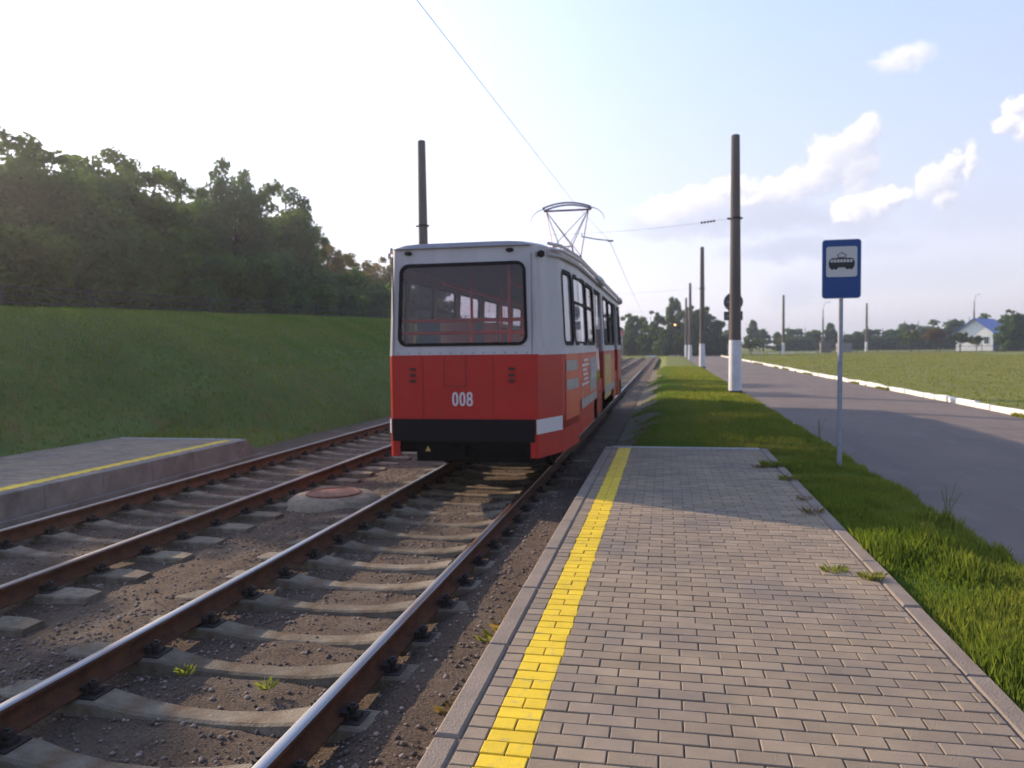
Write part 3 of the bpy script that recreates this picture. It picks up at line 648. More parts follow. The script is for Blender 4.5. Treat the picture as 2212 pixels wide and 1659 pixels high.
b.box((.98, .96, -.50), (1.18, 1.04, -.45)); b.build('steady_arm', IRON, t)
for (yy, xr_) in ((58.8, 2.55), (91.4, 2.7)):
    t = empty('span_wire', (-3, yy, 5.85), label='distant cross span wire at the %s pole of the roadside row' % ('second' if yy < 60 else 'third'), cat='overhead wire')
    b = MB(); b.tube([(x+3, 0, sagz(x)-5.85) for x in np.linspace(-8.4, xr_, 14)], .005, 5); b.build('cable', WIREM, t)

# ------------------------------------------------------------------ stop sign
t = empty('stop_sign', (2.29, 10.94, -.1), label='blue tram stop sign with a black tram symbol on a slim grey post', cat='stop sign')
b = MB(); b.tube([(0, 0, -.1), (0, 0, 2.95)], .032, 14); b.build('post', STEEL, t)
def rrect(w, h, rad, n=6):
    out = []
    for cx, cy, a0 in ((w/2-rad, h/2-rad, 0), (-w/2+rad, h/2-rad, 90), (-w/2+rad, -h/2+rad, 180), (w/2-rad, -h/2+rad, 270)):
        for k in range(n+1): a = R(a0+90*k/n); out.append((cx+rad*math.cos(a), cy+rad*math.sin(a)))
    return out
def plate(b, outline, y0, y1, cx=0, cz=0, mi=0):
    n = len(outline); b.add([(cx+p, y0, cz+q) for p, q in outline]+[(cx+p, y1, cz+q) for p, q in outline], [tuple(range(n)), tuple(range(2*n-1, n-1, -1))]+[(i, n+i, n+(i+1) % n, (i+1) % n) for i in range(n)], mi)
b = MB(); plate(b, rrect(.49, .78, .045), -.038, -.034); pn = b.build('panel', SIGNE, t); pn.location = (0, 0, 2.69)
b = MB(); plate(b, rrect(.47, .76, .038), -.043, -.0385); bf = b.build('blue_field', SIGNB, pn)
b = MB(); plate(b, rrect(.385, .40, .03), -.047, -.0435, 0, .095); b.build('white_field', SIGNW, pn)
b = MB(); cz = .075; Y0, Y1 = -.051, -.0475
plate(b, [(-.160, -.035), (-.150, -.055), (.150, -.055), (.160, -.035), (.160, .0), (-.160, .0)], Y0, Y1, 0, cz)
plate(b, [(-.165, .0), (.165, .0), (.150, .045), (.125, .068), (-.125, .068), (-.150, .045)][::-1], Y0, Y1, 0, cz)
for s in (-1, 1):
    for k in (-1, 1):
        o_ = [(s*.095+k*.022+.020*math.cos(a*math.pi/6), -.062+.020*math.sin(a*math.pi/6)) for a in range(12)]; plate(b, o_, Y0, Y1, 0, cz-.002)
    plate(b, [(s*.095-.05, -.064), (s*.095+.05, -.064), (s*.095+.05, -.052), (s*.095-.05, -.052)], Y0-.0012, Y1-.0012, 0, cz)
b.tube([(-.04, Y0+.001, cz+.072), (-.055, Y0+.001, cz+.105), (0, Y0+.001, cz+.145), (.055, Y0+.001, cz+.105), (.04, Y0+.001, cz+.072)], .0045, 5)
b.tube([(-.045, Y0+.001, cz+.077), (.045, Y0+.001, cz+.077)], .004, 5)
for i in range(7):
    x0_ = -.138+i*.0400; plate(b, [(x0_, .012), (x0_+.030, .012), (x0_+.030, .050), (x0_, .050)], Y0-.002, Y0-.0005, 0, cz, 1)
b.build('tram_symbol', [SIGNK, SIGNW], pn)

# ------------------------------------------------------------------ tram
TX, TY = -2.52, 9.40
tram = empty('tram', (TX, TY, -.18), label='red and white tram seen from behind, number 008 on its back', cat='tram')
O = Vector((-TX*0, 0, .18))            # tram z values below are measured from the rail top
def wz(z):
    """inset of the side walls at height z above the rail"""
    return 1.0 if z < 1.69 else 1.0-.04*(z-1.69)/1.16
def plan(s, side):
    """perimeter of the body; s metres forward from the rear end"""
    return s
PL = [(0, 0), (.93, 0), (.965, .03), (1.185, .64), (1.205, .72), (1.30, 2.0), (1.30, 12.2), (1.16, 14.3), (1.02, 14.75), (.8, 14.95), (0, 15.02)]
SG = [0]
for a, c_ in zip(PL[:-1], PL[1:]): SG.append(SG[-1]+math.hypot(c_[0]-a[0], c_[1]-a[1]))
def P2(s):
    for i in range(len(PL)-1):
        if s <= SG[i+1] or i == len(PL)-2:
            t_ = (s-SG[i])/(SG[i+1]-SG[i]); return (PL[i][0]+(PL[i+1][0]-PL[i][0])*t_, PL[i][1]+(PL[i+1][1]-PL[i][1])*t_)
def W3(s, z, side=1, off=0.):
    """point on the body wall: perimeter s (from the middle of the rear), height z above rail, off = outward offset"""
    x, yy = P2(abs(s)); e = .01; x2, y2 = P2(abs(s)+e); x1_, y1_ = P2(max(abs(s)-e, 0)); dx, dy = x2-x1_, y2-y1_; l = math.hypot(dx, dy) or 1; nx, ny = dy/l, -dx/l
    k = wz(z); lean = .05*max(0, z-1.69)*(1 if yy < .5 else 0)
    x = x*k+nx*off; yy = yy+ny*off+(lean if yy < .5 else 0)
    return (x*(side if s >= 0 else -side), yy, z)
def s_of_y(y_):
    for i in range(1, len(PL)-1):
        if PL[i][1] <= y_ <= PL[i+1][1]: return SG[i]+(SG[i+1]-SG[i])*(y_-PL[i][1])/(PL[i+1][1]-PL[i][1])
def wall(b, s0, s1, z0, z1, holes=(), side=1, mi=0, off=0.):
    """wall patch s0..s1 x z0..z1 with rectangular-ish holes [(sa,sb,za,zb)], gridded so that it follows the body"""
    S = {s0, s1}; Zs = {z0, z1}
    for h in holes: S |= {h[0], h[1]}; Zs |= {h[2], h[3]}
    for q in SG:
        for w in (q, -q):
            if s0 < w < s1: S.add(w)
    if z0 < 1.69 < z1: Zs.add(1.69)
    S = sorted(S); Zs = sorted(Zs); S2 = [S[0]]
    for q in S[1:]:
        n = max(1, int(math.ceil((q-S2[-1])/.4))); a = S2[-1]; S2 += [a+(q-a)*k/n for k in range(1, n+1)]
    for i in range(len(S2)-1):
        for j in range(len(Zs)-1):
            sm, zm = (S2[i]+S2[i+1])/2, (Zs[j]+Zs[j+1])/2
            if any(h[0] < sm < h[1] and h[2] < zm < h[3] for h in holes): continue
            q = [W3(S2[i], Zs[j], side, off), W3(S2[i+1], Zs[j], side, off), W3(S2[i+1], Zs[j+1], side, off), W3(S2[i], Zs[j+1], side, off)]
            b.add(q, [(0, 1, 2, 3)] if side > 0 else [(3, 2, 1, 0)], mi)
# heights above rail: red/white line 1.69, window 1.83-2.84, roof edge 3.0
sy = s_of_y
# side window layout by y from the rear
WIN = [(.80, 1.42), (1.54, 2.90), (3.02, 4.25), (6.45, 7.85), (8.0, 9.4), (11.0, 12.1)]
DOOR = [(4.5, 6.1), (9.55, 10.85), (12.6, 13.7)]
body = MB(); rear_hole = (-.835, .835, 1.83, 2.845)
TOP = 3.06
wall(body, -.93, .93, 1.69, TOP, [rear_hole], mi=0)
wall(body, -.93, .93, .88, 1.69, mi=1)
for sd in (1, -1):
    a = [(sy(p), sy(q), 1.83, 2.80) for p, q in WIN]
    d_ = [(sy(p), sy(q), 1.69, 2.84) for p, q in DOOR] if sd > 0 else [(sy(p), sy(q), 1.83, 2.80) for p, q in ((4.5, 6.1), (9.55, 10.85))]
    d2 = [(sy(p), sy(q), .5, 1.69) for p, q in DOOR] if sd > 0 else []
    wall(body, .93, sy(14.3), 1.69, TOP, a+d_, sd, 0)
    wall(body, sy(14.3), SG[-1], 1.69, TOP, [(sy(14.6) if False else SG[-1]-.85, SG[-1]+.1, 1.75, 2.75)], sd, 0)
    wall(body, .93, SG[-1], .88, 1.69, d2, sd, 1)
    # skirts: deep behind the rear corner, cut away over the bogies
    wall(body, .93, sy(1.75), .68, .88, (), sd, 1)
    wall(body, sy(4.0), sy(4.5), .50, .88, (), sd, 1); wall(body, sy(6.1), sy(9.0), .50, .88, (), sd, 1); wall(body, sy(11.4), sy(12.6), .5, .88, (), sd, 1); wall(body, sy(13.7), SG[-1], .45, .88, (), sd, 1)
    for (p, q) in DOOR:
        if sd < 0: wall(body, sy(p), sy(q), .5, .88, (), sd, 1)
o = body.build('body', [TWHITE, TRED], tram)
def weld(o):
    import bmesh
    q = bmesh.new(); q.from_mesh(o.data); bmesh.ops.remove_doubles(q, verts=q.verts, dist=.0008); q.to_mesh(o.data); q.free(); o.data.update()
weld(o)
sol = o.modifiers.new('thickness', 'SOLIDIFY'); sol.thickness = .045; sol.offset = -1
# deeper flap at the rear corners, as in the photograph
for (sa, sd) in ((.87, 1), (.84, -1)):
    b = MB(); wall(b, sa, sy(1.75 if sd > 0 else 1.5), .40, .70, (), sd, 0, .003); fl = b.build('corner_skirt', TRED, tram); weld(fl); fl.modifiers.new('thickness', 'SOLIDIFY').thickness = .02
# black bumper band and white reflective corner patches
b = MB(); wall(b, -.93, .925, .60, .885, (), 1, 0, .012); o = b.build('bumper', BLACK, tram); weld(o); o.modifiers.new('thickness', 'SOLIDIFY').thickness = .03
b = MB(); wall(b, .94, SG[3]-.02, .70, .885, (), 1, 0, .016); b.build('reflective_patch', NUMW, tram)
b = MB(); wall(b, .94, SG[3]-.02, .70, .885, (), -1, 0, .016); b.build('reflective_patch', NUMW, tram)
# roof with an arched skin and gutters
b = MB(); rows = []
s_list = [-SG[-1]+(2*SG[-1])*k/60 for k in range(61)]
for yy in [0.01, .06, .14, .3, .64, .9]+list(np.linspace(1.85, 12.2, 12))+[13.2, 14.3, 14.8]:
    x0_ = .93
    for i in range(len(PL)-1):
        if PL[i][1] <= yy <= PL[i+1][1] and PL[i+1][1] > PL[i][1]:
            x0_ = PL[i][0]+(PL[i+1][0]-PL[i][0])*(yy-PL[i][1])/(PL[i+1][1]-PL[i][1])
    ex = x0_*.949; end = min(1, (yy-.0)/.5, (15.05-yy)/.5); row = []
    for k in range(13):
        q = -1+k/6; x = ex*q; z = TOP+.02+(.035+.05*max(0, end))*(1-abs(q)**6); row.append((x, yy+.05, z))
    row[0] = (row[0][0], row[0][1], TOP-.005); row[-1] = (row[-1][0], row[-1][1], TOP-.005); rows.append(row)
V = [p for r_ in rows for p in r_]; n = 13; Fq = [(i*n+j, i*n+j+1, (i+1)*n+j+1, (i+1)*n+j) for i in range(len(rows)-1) for j in range(n-1)]
k = len(V); V += [(p[0], p[1]-.03, TOP-.005) for p in rows[0]]; Fq += [(k+j, k+j+1, j+1, j) for j in range(n-1)]
V += [(p[0], p[1]+.1, TOP-.005) for p in rows[-1]]; l0 = (len(rows)-1)*n; k2 = k+n; Fq += [(l0+j, l0+j+1, k2+j+1, k2+j) for j in range(n-1)]
b.add(V, Fq); roof = b.build('roof', TROOF, tram, smooth=True)
b = MB()
for sd in (1, -1):
    for (ya, yb, out, zc) in ((.35, 5.2, .05, TOP-.02), (5.8, 12.0, .05, TOP-.02)):
        for dz, oo in ((0, .055), (.07, .03), (-.07, .03)):
            pts = [W3(sy(q) if sd > 0 else -sy(q), zc+dz, 1, oo) for q in np.linspace(ya, yb, 14)]; b.tube(pts, .022, 6)
    # rounded air intakes in the gutter line
    for yc in (5.5, 12.3):
        pts = [W3((1 if sd > 0 else -1)*sy(q), TOP-.03, 1, .04) for q in (yc-.5, yc-.35, yc+.35, yc+.5)]; b.tube(pts, [.04, .085, .085, .04], 10)
b.build('gutter', TWHITE, roof)
# rear window: rubber gasket ring with rounded corners, pane, corner infill
def ring(b, s0, s1, z0, z1, w, rad, side=1, off=.012, n=6, wm=1):
    cx, cz_ = (s0+s1)/2, (z0+z1)/2; A = rrect(s1-s0+2*w*.5, z1-z0+2*w*.5, rad+w, n); Q = rrect(s1-s0+2*w*.7, z1-z0+2*w*.7, .002, n); B_ = rrect(s1-s0-2*w*.6, z1-z0-2*w*.6, rad, n); m_ = len(A)
    vs = [W3(cx+p, cz_+q, side, off) for p, q in A]+[W3(cx+p, cz_+q, side, off) for p, q in B_]+[W3(cx+p, cz_+q, side, -.03) for p, q in B_]+[W3(cx+p, cz_+q, side, -.002) for p, q in A]
    fs = []
    for i in range(m_):
        j = (i+1) % m_; fs += [(i, j, m_+j, m_+i), (m_+i, m_+j, 2*m_+j, 2*m_+i), (j, i, 3*m_+i, 3*m_+j)]
    b.add(vs, fs, 0)
    m_ = len(A); b.add([W3(cx+p, cz_+q, side, .004) for p, q in Q]+[W3(cx+p, cz_+q, side, .0045) for p, q in A], [(i, (i+1) % m_, m_+(i+1) % m_, m_+i) for i in range(m_)], wm)
def pane(s0, s1, z0, z1, side, m_, parent, off=-.012, name='pane'):
    b = MB(); n_ = max(1, int((s1-s0)/.5))
    for i in range(n_):
        a, c_ = s0+(s1-s0)*i/n_, s0+(s1-s0)*(i+1)/n_; b.add([W3(a, z0, side, off), W3(c_, z0, side, off), W3(c_, z1, side, off), W3(a, z1, side, off)], [(0, 1, 2, 3)])
    return b.build(name, m_, parent)
b = MB(); ring(b, *rear_hole, .036, .085); w_ = b.build('rear_window', [BLACK, TWHITE], tram); pane(-.83, .83, 1.835, 2.84, 1, GLASS, w_)
for sd in (1, -1):
    for i, (p, q) in enumerate(WIN):
        b = MB(); ring(b, sy(p), sy(q), 1.83, 2.80, .05, .07, sd)
        if i in (1, 2, 3, 4):     # sliding upper light: a dark bar across
            zc = 2.40; b.add([W3(sy(p)+.02, zc, sd, .008), W3(sy(q)-.02, zc, sd, .008), W3(sy(q)-.02, zc+.04, sd, .008), W3(sy(p)+.02, zc+.04, sd, .008)], [(0, 1, 2, 3)])
            m0 = (sy(p)+sy(q))/2; b.add([W3(m0-.02, zc, sd, .01), W3(m0+.02, zc, sd, .01), W3(m0+.02, 2.78, sd, .01), W3(m0-.02, 2.78, sd, .01)], [(0, 1, 2, 3)])
        w_ = b.build('side_window', [BLACK, TWHITE], tram); pane(sy(p), sy(q), 1.83, 2.80, sd, GLASSREFL if (i < 2 and sd > 0) else GLASS, w_)
    if sd < 0:
        for (p, q) in ((4.5, 6.1), (9.55, 10.85)):
            b = MB(); ring(b, sy(p), sy(q), 1.83, 2.80, .05, .07, sd); w_ = b.build('side_window', [BLACK, TWHITE], tram); pane(sy(p), sy(q), 1.83, 2.80, sd, GLASS, w_)
b = MB(); ring(b, SG[-1]-.85, SG[-1], 1.75, 2.75, .04, .02, 1); ring(b, SG[-1]-.85, SG[-1], 1.75, 2.75, .04, .02, -1); w_ = b.build('windscreen', [BLACK, TWHITE], tram)
pane(SG[-1]-.85, SG[-1], 1.75, 2.75, 1, GLASS, w_); pane(SG[-1]-.85, SG[-1], 1.75, 2.75, -1, GLASS, w_)
for (p, q) in DOOR:
    b = MB(); n_ = 4; g_ = MB()
    for k in range(n_):
        a = sy(p)+(sy(q)-sy(p))*k/n_; c_ = sy(p)+(sy(q)-sy(p))*(k+1)/n_; z0, z1 = .5, 2.84; wv = .05
        for (sa, sb, za, zb, mi) in ((a, a+wv, z0, z1, 0), (c_-wv, c_, z0, z1, 0), (a+wv, c_-wv, z1-.08, z1, 0), (a+wv, c_-wv, z0, 1.15, 1)):
            b.add([W3(sa, za, 1, -.03), W3(sb, za, 1, -.03), W3(sb, zb, 1, -.03), W3(sa, zb, 1, -.03)], [(0, 1, 2, 3)], mi)
        g_.add([W3(a+wv, 1.15, 1, -.035), W3(c_-wv, 1.15, 1, -.035), W3(c_-wv, z1-.08, 1, -.035), W3(a+wv, z1-.08, 1, -.035)], [(0, 1, 2, 3)])
    d_ = b.build('door', [BLACK, TRED], tram); g_.build('pane', GLASS, d_)
# number, lights, hatch on the rear
def oval_ring(b, cx, cz, rx, rz, w, y0=-.008, y1=-.001, n=28):
    q = []
    for k in range(n):
        a_ = 2*math.pi*k/n; c_, s_ = math.cos(a_), math.sin(a_); e_ = .82
        c2, s2 = math.copysign(abs(c_)**e_, c_), math.copysign(abs(s_)**e_, s_); q.append((cx+rx*c2, cz+rz*s2, cx+(rx-w)*c2, cz+(rz-w)*s2))
    vs = [(p[0], y0, p[1]) for p in q]+[(p[2], y0, p[3]) for p in q]+[(p[0], y1, p[1]) for p in q]
    b.add(vs, [(k, (k+1) % n, n+(k+1) % n, n+k) for k in range(n)]+[(k, 2*n+k, 2*n+(k+1) % n, (k+1) % n) for k in range(n)])
b = MB(); oval_ring(b, -.093, 1.14, .040, .088, .026); oval_ring(b, .001, 1.14, .040, .088, .026)
oval_ring(b, .095, 1.182, .037, .047, .024); oval_ring(b, .095, 1.101, .041, .051, .025, -.0085); b.build('number', NUMW, tram)
for sx in (-.65, .64):
    b = MB()
    for dz in (0, .075, .15):
        o_ = [(.046*math.cos(a*math.pi/8), .021*math.sin(a*math.pi/8)) for a in range(16)]; plate(b, o_, -.018, -.001, sx, 1.37+dz)
    b.build('tail_light', TLIGHT, tram)
for sx in (-.70, .62):
    b = MB(); o_ = [(.05*math.cos(a*math.pi/8), .026*math.sin(a*math.pi/8)) for a in range(16)]; plate(b, o_, .045, .070, sx, 3.0); b.build('marker_light', BLACK, tram)
b = MB(); b.lathe([(.0, -.03), (.045, -.01), (.045, .05), (.0, .07)], (1.0, .16, 2.93), 10); b.build('marker_light', BLACK, tram)
b = MB()
for (x0_, x1_, z0, z1) in ((.04, .05, 1.30, 1.66), (-.24, -.232, 1.30, 1.66), (-.24, .05, 1.295, 1.303)): b.box((x0_, -.005, z0), (x1_, -.001, z1))
for x_ in (-.52, .40): b.box((x_, -.004, .9), (x_+.006, -.001, 1.68))
b.build('hatch_seam', mat('seam_dark_red', (.22, .02, .02), .6), tram)
SEAM = mat('seam_grey', (.20, .19, .20), .6)
for k_ in (-.9, .9):
    b = MB(); b.box((k_-.004, -.004, 1.70), (k_+.004, .03, 2.95)); b.build('panel_seam', SEAM, tram)
for x_ in np.linspace(-.84, .84, 13):
    b = MB(); b.box((x_-.008, -.006, 1.715), (x_+.008, -.001, 1.731)); b.build('rivet', SEAM, tram)
b = MB(); wall(b, -.93, 1.0, 1.682, 1.700, (), 1, 0, .003); b.build('waist_strip', TRED, tram)
# side advert: panels over the red side
def patch(y0_, y1_, z0, z1, mi, off=.006): wall(b, sy(y0_), sy(y1_), z0, z1, (), 1, mi, off)
b = MB()
patch(.80, 1.75, .80, 1.69, 1); patch(1.75, 4.45, 1.0, 1.66, 1, .005)
patch(.84, 1.62, 1.46, 1.60, 0, .010); patch(.84, 1.70, 1.20, 1.34, 0, .010); patch(2.0, 2.05, .92, 1.25, 2, .01)
patch(1.95, 4.45, .86, 1.0, 0, .010); patch(3.2, 4.4, 1.05, 1.60, 0, .009)
for k in range(6): patch(1.95+.09*((k*3) % 4), 3.0-.11*((k*5) % 4), 1.20+k*.072, 1.235+k*.072, 2, .012)
for k in range(3): patch(3.4+k*.28, 3.55+k*.28, 1.25, 1.5, 2, .014)
b.build('advert', [TGREY, TORANGE, TPALE, TYEL], tram)
b = MB(); patch(6.3, 8.2, .7, 1.62, 3, .008); patch(8.2, 9.4, .9, 1.5, 1, .008); patch(6.3, 9.4, .8, .95, 0, .012)
b.build('advert', [TGREY, TORANGE, TPALE, TYEL], tram)
# undercarriage
b = MB(); b.box((-.88, .1, .62), (.88, .8, .86)); b.box((-1.12, .8, .62), (1.12, 14.2, .86)); b.box((-.62, .02, .34), (.88, .5, .63)); b.box((-.9, 5.4, .35), (.9, 9.6, .62)); b.box((-.95, .28, .42), (-.62, .42, .62))
b.tube([(0, .05, .52), (0, -.22, .50)], .06, 8); b.box((-.09, -.28, .44), (.09, -.18, .56))
b.build('underframe', UNDER, tram)
for yc in (3.1, 10.7):
    b = MB(); b.box((-.98, yc-1.3, .38), (-.86, yc+1.3, .55)); b.box((.86, yc-1.3, .38), (.98, yc+1.3, .55)); b.box((-.86, yc-.25, .35), (.86, yc+.25, .58)); bo = b.build('bogie', UNDER, tram)
    for dy in (-.97, .97):
        for sx in (-.8, .8):
            b = MB(); rim = [(.33, -.05), (.35, -.05), (.35, .05), (.20, .07), (.0, .07)]
            seg = 24; vs = []; pr = [(.0, -.06), (.30, -.06), (.35, -.05), (.35, .05), (.30, .06), (.0, .06)]
            for (rr_, xx_) in pr:
                for j in range(seg): a = 2*math.pi*j/seg; vs.append((sx+xx_, yc+dy+rr_*math.cos(a), .35+rr_*math.sin(a)))
            b.add(vs, [(i*seg+j, i*seg+(j+1) % seg, (i+1)*seg+(j+1) % seg, (i+1)*seg+j) for i in range(5) for j in range(seg)]); b.build('wheel', UNDER, bo, smooth=True)
b = MB(); plate(b, [(-.035, -.03), (.035, -.03), (0, .035)], .012, .018, -.47, .50); b.build('warning_triangle', TYEL, tram)
# interior
b = MB(); b.box((-1.16, .75, .875), (1.16, 14.4, .90)); b.build('floor', INTW, tram)
b = MB(); b.box((-1.14, .75, 2.93), (1.14, 14.4, 2.96)); b.box((-.88, .16, 2.93), (.88, .75, 2.96)); b.build('ceiling', INTW, tram)
b = MB()
hr = lambda *p: b.tube(p, .023, 8)
for z in (1.98, 2.14): hr((-.88, .16, z), (.88, .16, z))
hr((.55, .35, .9), (.55, .35, 2.93))
for yy in (2.2, 4.4, 6.6, 9.0, 11.5):
    for x in (-.42, .48): hr((x, yy, .9), (x, yy, 2.93))
for x in (-.42, .48): hr((x, .7, 2.66), (x, 12.5, 2.66))
for yy in (3.0, 7.5, 12.4): hr((-1.1, yy, 2.05), (-.3, yy, 2.05)); hr((.4, yy, 1.95), (1.1, yy, 1.95))
b.build('handrail', HANDR, tram)
seatn = 0
for yy, x, mm in [(1.9, -.95, SEATG), (1.9, -.5, SEATM), (2.0, .95, SEATG), (2.8, -.95, SEATM), (2.8, -.5, SEATG), (2.9, .95, SEATM), (3.8, -.95, SEATG), (3.8, -.5, SEATM), (3.8, .95, SEATG), (4.9, -.95, SEATM), (4.9, -.5, SEATG), (6.0, -.95, SEATG), (6.0, -.5, SEATM), (7.1, -.95, SEATM), (7.1, .95, SEATM), (8.3, .95, SEATG), (8.3, -.95, SEATG), (9.3, -.95, SEATM), (11.5, .95, SEATM), (11.2, -.95, SEATG)]:
    b = MB(); b.bbox((x-.17, yy-.2, 1.30), (x+.17, yy+.2, 1.37), .02); b.bbox((x-.17, yy-.24, 1.37), (x+.17, yy-.19, 2.20+.06*math.sin(yy*5)), .02); b.box((x-.03, yy-.03, .9), (x+.03, yy+.03, 1.3)); b.build('seat', mm, tram)
for (p_, q_) in (((-1.1, 12.8, .9), (-.2, 12.85, 2.9)), ((.25, 12.8, .9), (1.1, 12.85, 1.9))):
    b = MB(); b.box(p_, q_); b.build('cab_partition', INTW, tram)
b = MB(); b.box((.22, 5.0, 2.02), (.60, 5.04, 2.36)); b.build('notice_board', PLYW, tram)
# pantograph, near the front of the roof
pz = 3.12; pc = 10.9; hz = 5.37+.18
pan = MB(); pan.box((-.5, pc-.9, pz), (-.44, pc+.9, pz+.06)); pan.box((.44, pc-.9, pz), (.5, pc+.9, pz+.06))
for yy in (pc-.85, pc+.85): pan.box((-.7, yy-.03, pz), (.7, yy+.03, pz+.06)); pan.tube([(-.55, yy, pz-.1), (-.55, yy, pz+.05)], .06, 8); pan.tube([(.55, yy, pz-.1), (.55, yy, pz+.05)], .06, 8)
pg = pan.build('pantograph', PANTO, tram)
b = MB(); t2 = lambda p, q, rr_=.016: b.tube([p, q], rr_, 6)
kz = 4.28
for s in (-1, 1):
    ky = pc+s*1.05
    for x in (-1, 1):
        t2((x*.45, pc+s*.35, pz+.05), (x*.24, ky, kz), .022); t2((x*.24, ky, kz), (x*.56, pc, hz-.19), .013)
    t2((-.24, ky, kz), (.24, ky, kz)); t2((-.24, ky, kz), (.56, pc, hz-.19), .010); t2((.24, ky, kz), (-.56, pc, hz-.19), .010)
t2((-.62, pc, hz-.19), (.62, pc, hz-.19), .028)
b.build('arms', PANTOR, pg)
b = MB()
for dy in (-.17, .17):
    pts = [(x, pc+dy, hz-.02-.12*(x/.62)**2) for x in np.linspace(-.62, .62, 13)]; b.tube(pts, .024, 6)
    for s in (-1, 1):
        b.tube([(s*.62, pc+dy, hz-.14), (s*.58, pc, hz-.20)], .018, 6)
for s in (-1, 1):
    b.tube([(s*.60, pc, hz-.12), (s*.78, pc, hz-.18), (s*.92, pc, hz-.30), (s*.97, pc, hz-.46)], [.012, .010, .008, .007], 6)
    b.tube([(s*.62, pc-.17, hz-.13), (s*.62, pc+.17, hz-.13)], .018, 6)
b.build('collector_head', PANTO, pg)

# ------------------------------------------------------------------ trees
def make_leaves(clumps, n, size, rng, flat=.0):
    c = np.array([q[:3] for q in clumps]); rr_ = np.array([q[3] for q in clumps]); p = rr_**2; p = p/p.sum()
    idx = rng.choice(len(c), n, p=p); d = rng.normal(size=(n, 3)); d /= np.linalg.norm(d, axis=1)[:, None]; q = rng.random(n)**.45
    P = c[idx]+d*(q*rr_[idx])[:, None]*np.array([1, 1, .8])
    a = rng.normal(size=(n, 3)); a /= np.linalg.norm(a, axis=1)[:, None]; b_ = np.cross(a, rng.normal(size=(n, 3))); b_ /= np.linalg.norm(b_, axis=1)[:, None]
    s = size*(.6+.8*rng.random(n))[:, None]
    V = np.stack([P-a*s, P+b_*s*.5, P+a*s, P-b_*s*.5], 1).reshape(-1, 3); F = np.arange(n*4).reshape(-1, 4)
    tint = np.clip(.5+.5*(rng.random(len(c))-.5)[idx]+.6*(rng.random(n)-.5), 0, 1)
    return V, F, tint
def tree_parts(seed, h, rad, n, size, crown_lo=.12, shape='round', trunk=.16, nclump=46, lean=.0, twigs=.33):
    rng = np.random.default_rng(seed); rnd = random.Random(seed); clumps = []
    zc, hz_ = h*(1+crown_lo)/2, h*(1-crown_lo)/2
    lim = []
    for i in range(nclump):
        while True:
            d = rng.normal(size=3); d /= np.linalg.norm(d); q = rng.uniform(.30, .88)
            x, y_, z = d*q
            if shape == 'cone': w = max(.08, (1-z)/2)*1.25
            else: w = 1.0
            break
        cr = rad*rnd.uniform(.22, .40)*(.75 if shape == 'cone' else 1)*(1-.25*max(0, z))
        clumps.append((x*rad*w, y_*rad*w, zc+z*hz_*.93, cr))
    for i in range(int(nclump*twigs)):      # twigs that stick out and break the outline
        d = rng.normal(size=3); d /= np.linalg.norm(d); d[2] = abs(d[2])*.9 if rnd.random() < .7 else d[2]; q = rng.uniform(.84, .97)
        w = 1. if shape != 'cone' else max(.1, (1-d[2])/2)*1.2
        clumps.append((d[0]*rad*q*w, d[1]*rad*q*w, zc+d[2]*hz_*q, rad*rnd.uniform(.13, .2)))
    V, F, tint = make_leaves(clumps, n, size, rng)
    b = MB(); b.tube([(0, 0, -.3), (.02*h*lean, 0, h*.25), (.05*h*lean, .02*h, h*.55), (.05*h*lean, .02*h, h*.85)], [trunk, trunk*.8, trunk*.45, trunk*.12], 8)
    for c in rnd.sample(clumps[:nclump], min(14, nclump)):
        z0 = h*rnd.uniform(.18, .5); b.tube([(0.01*h, .01*h, z0), (c[0]*.5, c[1]*.5, (z0+c[2])/2+.1), (c[0], c[1], c[2])], [trunk*.4, trunk*.25, trunk*.08], 5)
    return V, F, tint, b
def tree(name, parts, material, loc, sx, sz, rz, label, group, cat='tree', cache={}):
    z = float(ground_z(loc[0], loc[1])) if len(loc) < 3 else loc[2]
    t = empty(name, (loc[0], loc[1], z), rz, label=label, cat=cat, group=group); t.scale = (sx, sx, sz)
    key = (id(parts), material.name)
    if key not in cache:
        V, F, tint, b = parts; cr = np_mesh('crown', V, F, material, t, tint=tint)
        tk = b.build('trunk', BARK, t, smooth=True); cache[key] = (cr.data, tk.data)
    else:
        for nm, me in zip(('crown', 'trunk'), cache[key]):
            o = bpy.data.objects.new(nm, me); sc.collection.objects.link(o); o.parent = t
    return t
BIG = [tree_parts(s, 10, 3.4, 26000, .15, crown_lo=-.05, nclump=70) for s in (21, 22, 23)]
OPEN = tree_parts(31, 10, 2.6, 9000, .15, crown_lo=.25, nclump=34)
MID = [tree_parts(s, 8, 2.6, 14000, .19, crown_lo=-.3, nclump=60, twigs=.22) for s in (41, 42)]
SMALL = [tree_parts(s, 6, 2.4, 6000, .26, crown_lo=-.5, nclump=50, twigs=.1) for s in (51, 52, 53)]
CONE = tree_parts(61, 6, 2.0, 3000, .3, crown_lo=.0, shape='cone', nclump=26)
SAP = tree_parts(71, 4, 1.4, 1500, .22, crown_lo=.3, nclump=18, trunk=.06)
GL = 'trees on the bank to the left'
def bt(parts, mm, x, y, ztop, sx, rz, label, nm='broadleaf_tree'):
    z0 = float(ground_z(x, y)); tree(nm, parts, mm, (x, y, z0-.3), sx, (ztop-z0+.3)/10.*1.13, rz, label, GL)
bt(OPEN, LEAF_C, -23, 23.6, 9.0, 1.0, .3, 'thin airy tree with gaps at the far left edge of the bank')
bt(BIG[0], LEAF_C, -24, 27.0, 9.0, .85, 1.0, 'broad dark tree second from the left edge of the bank')
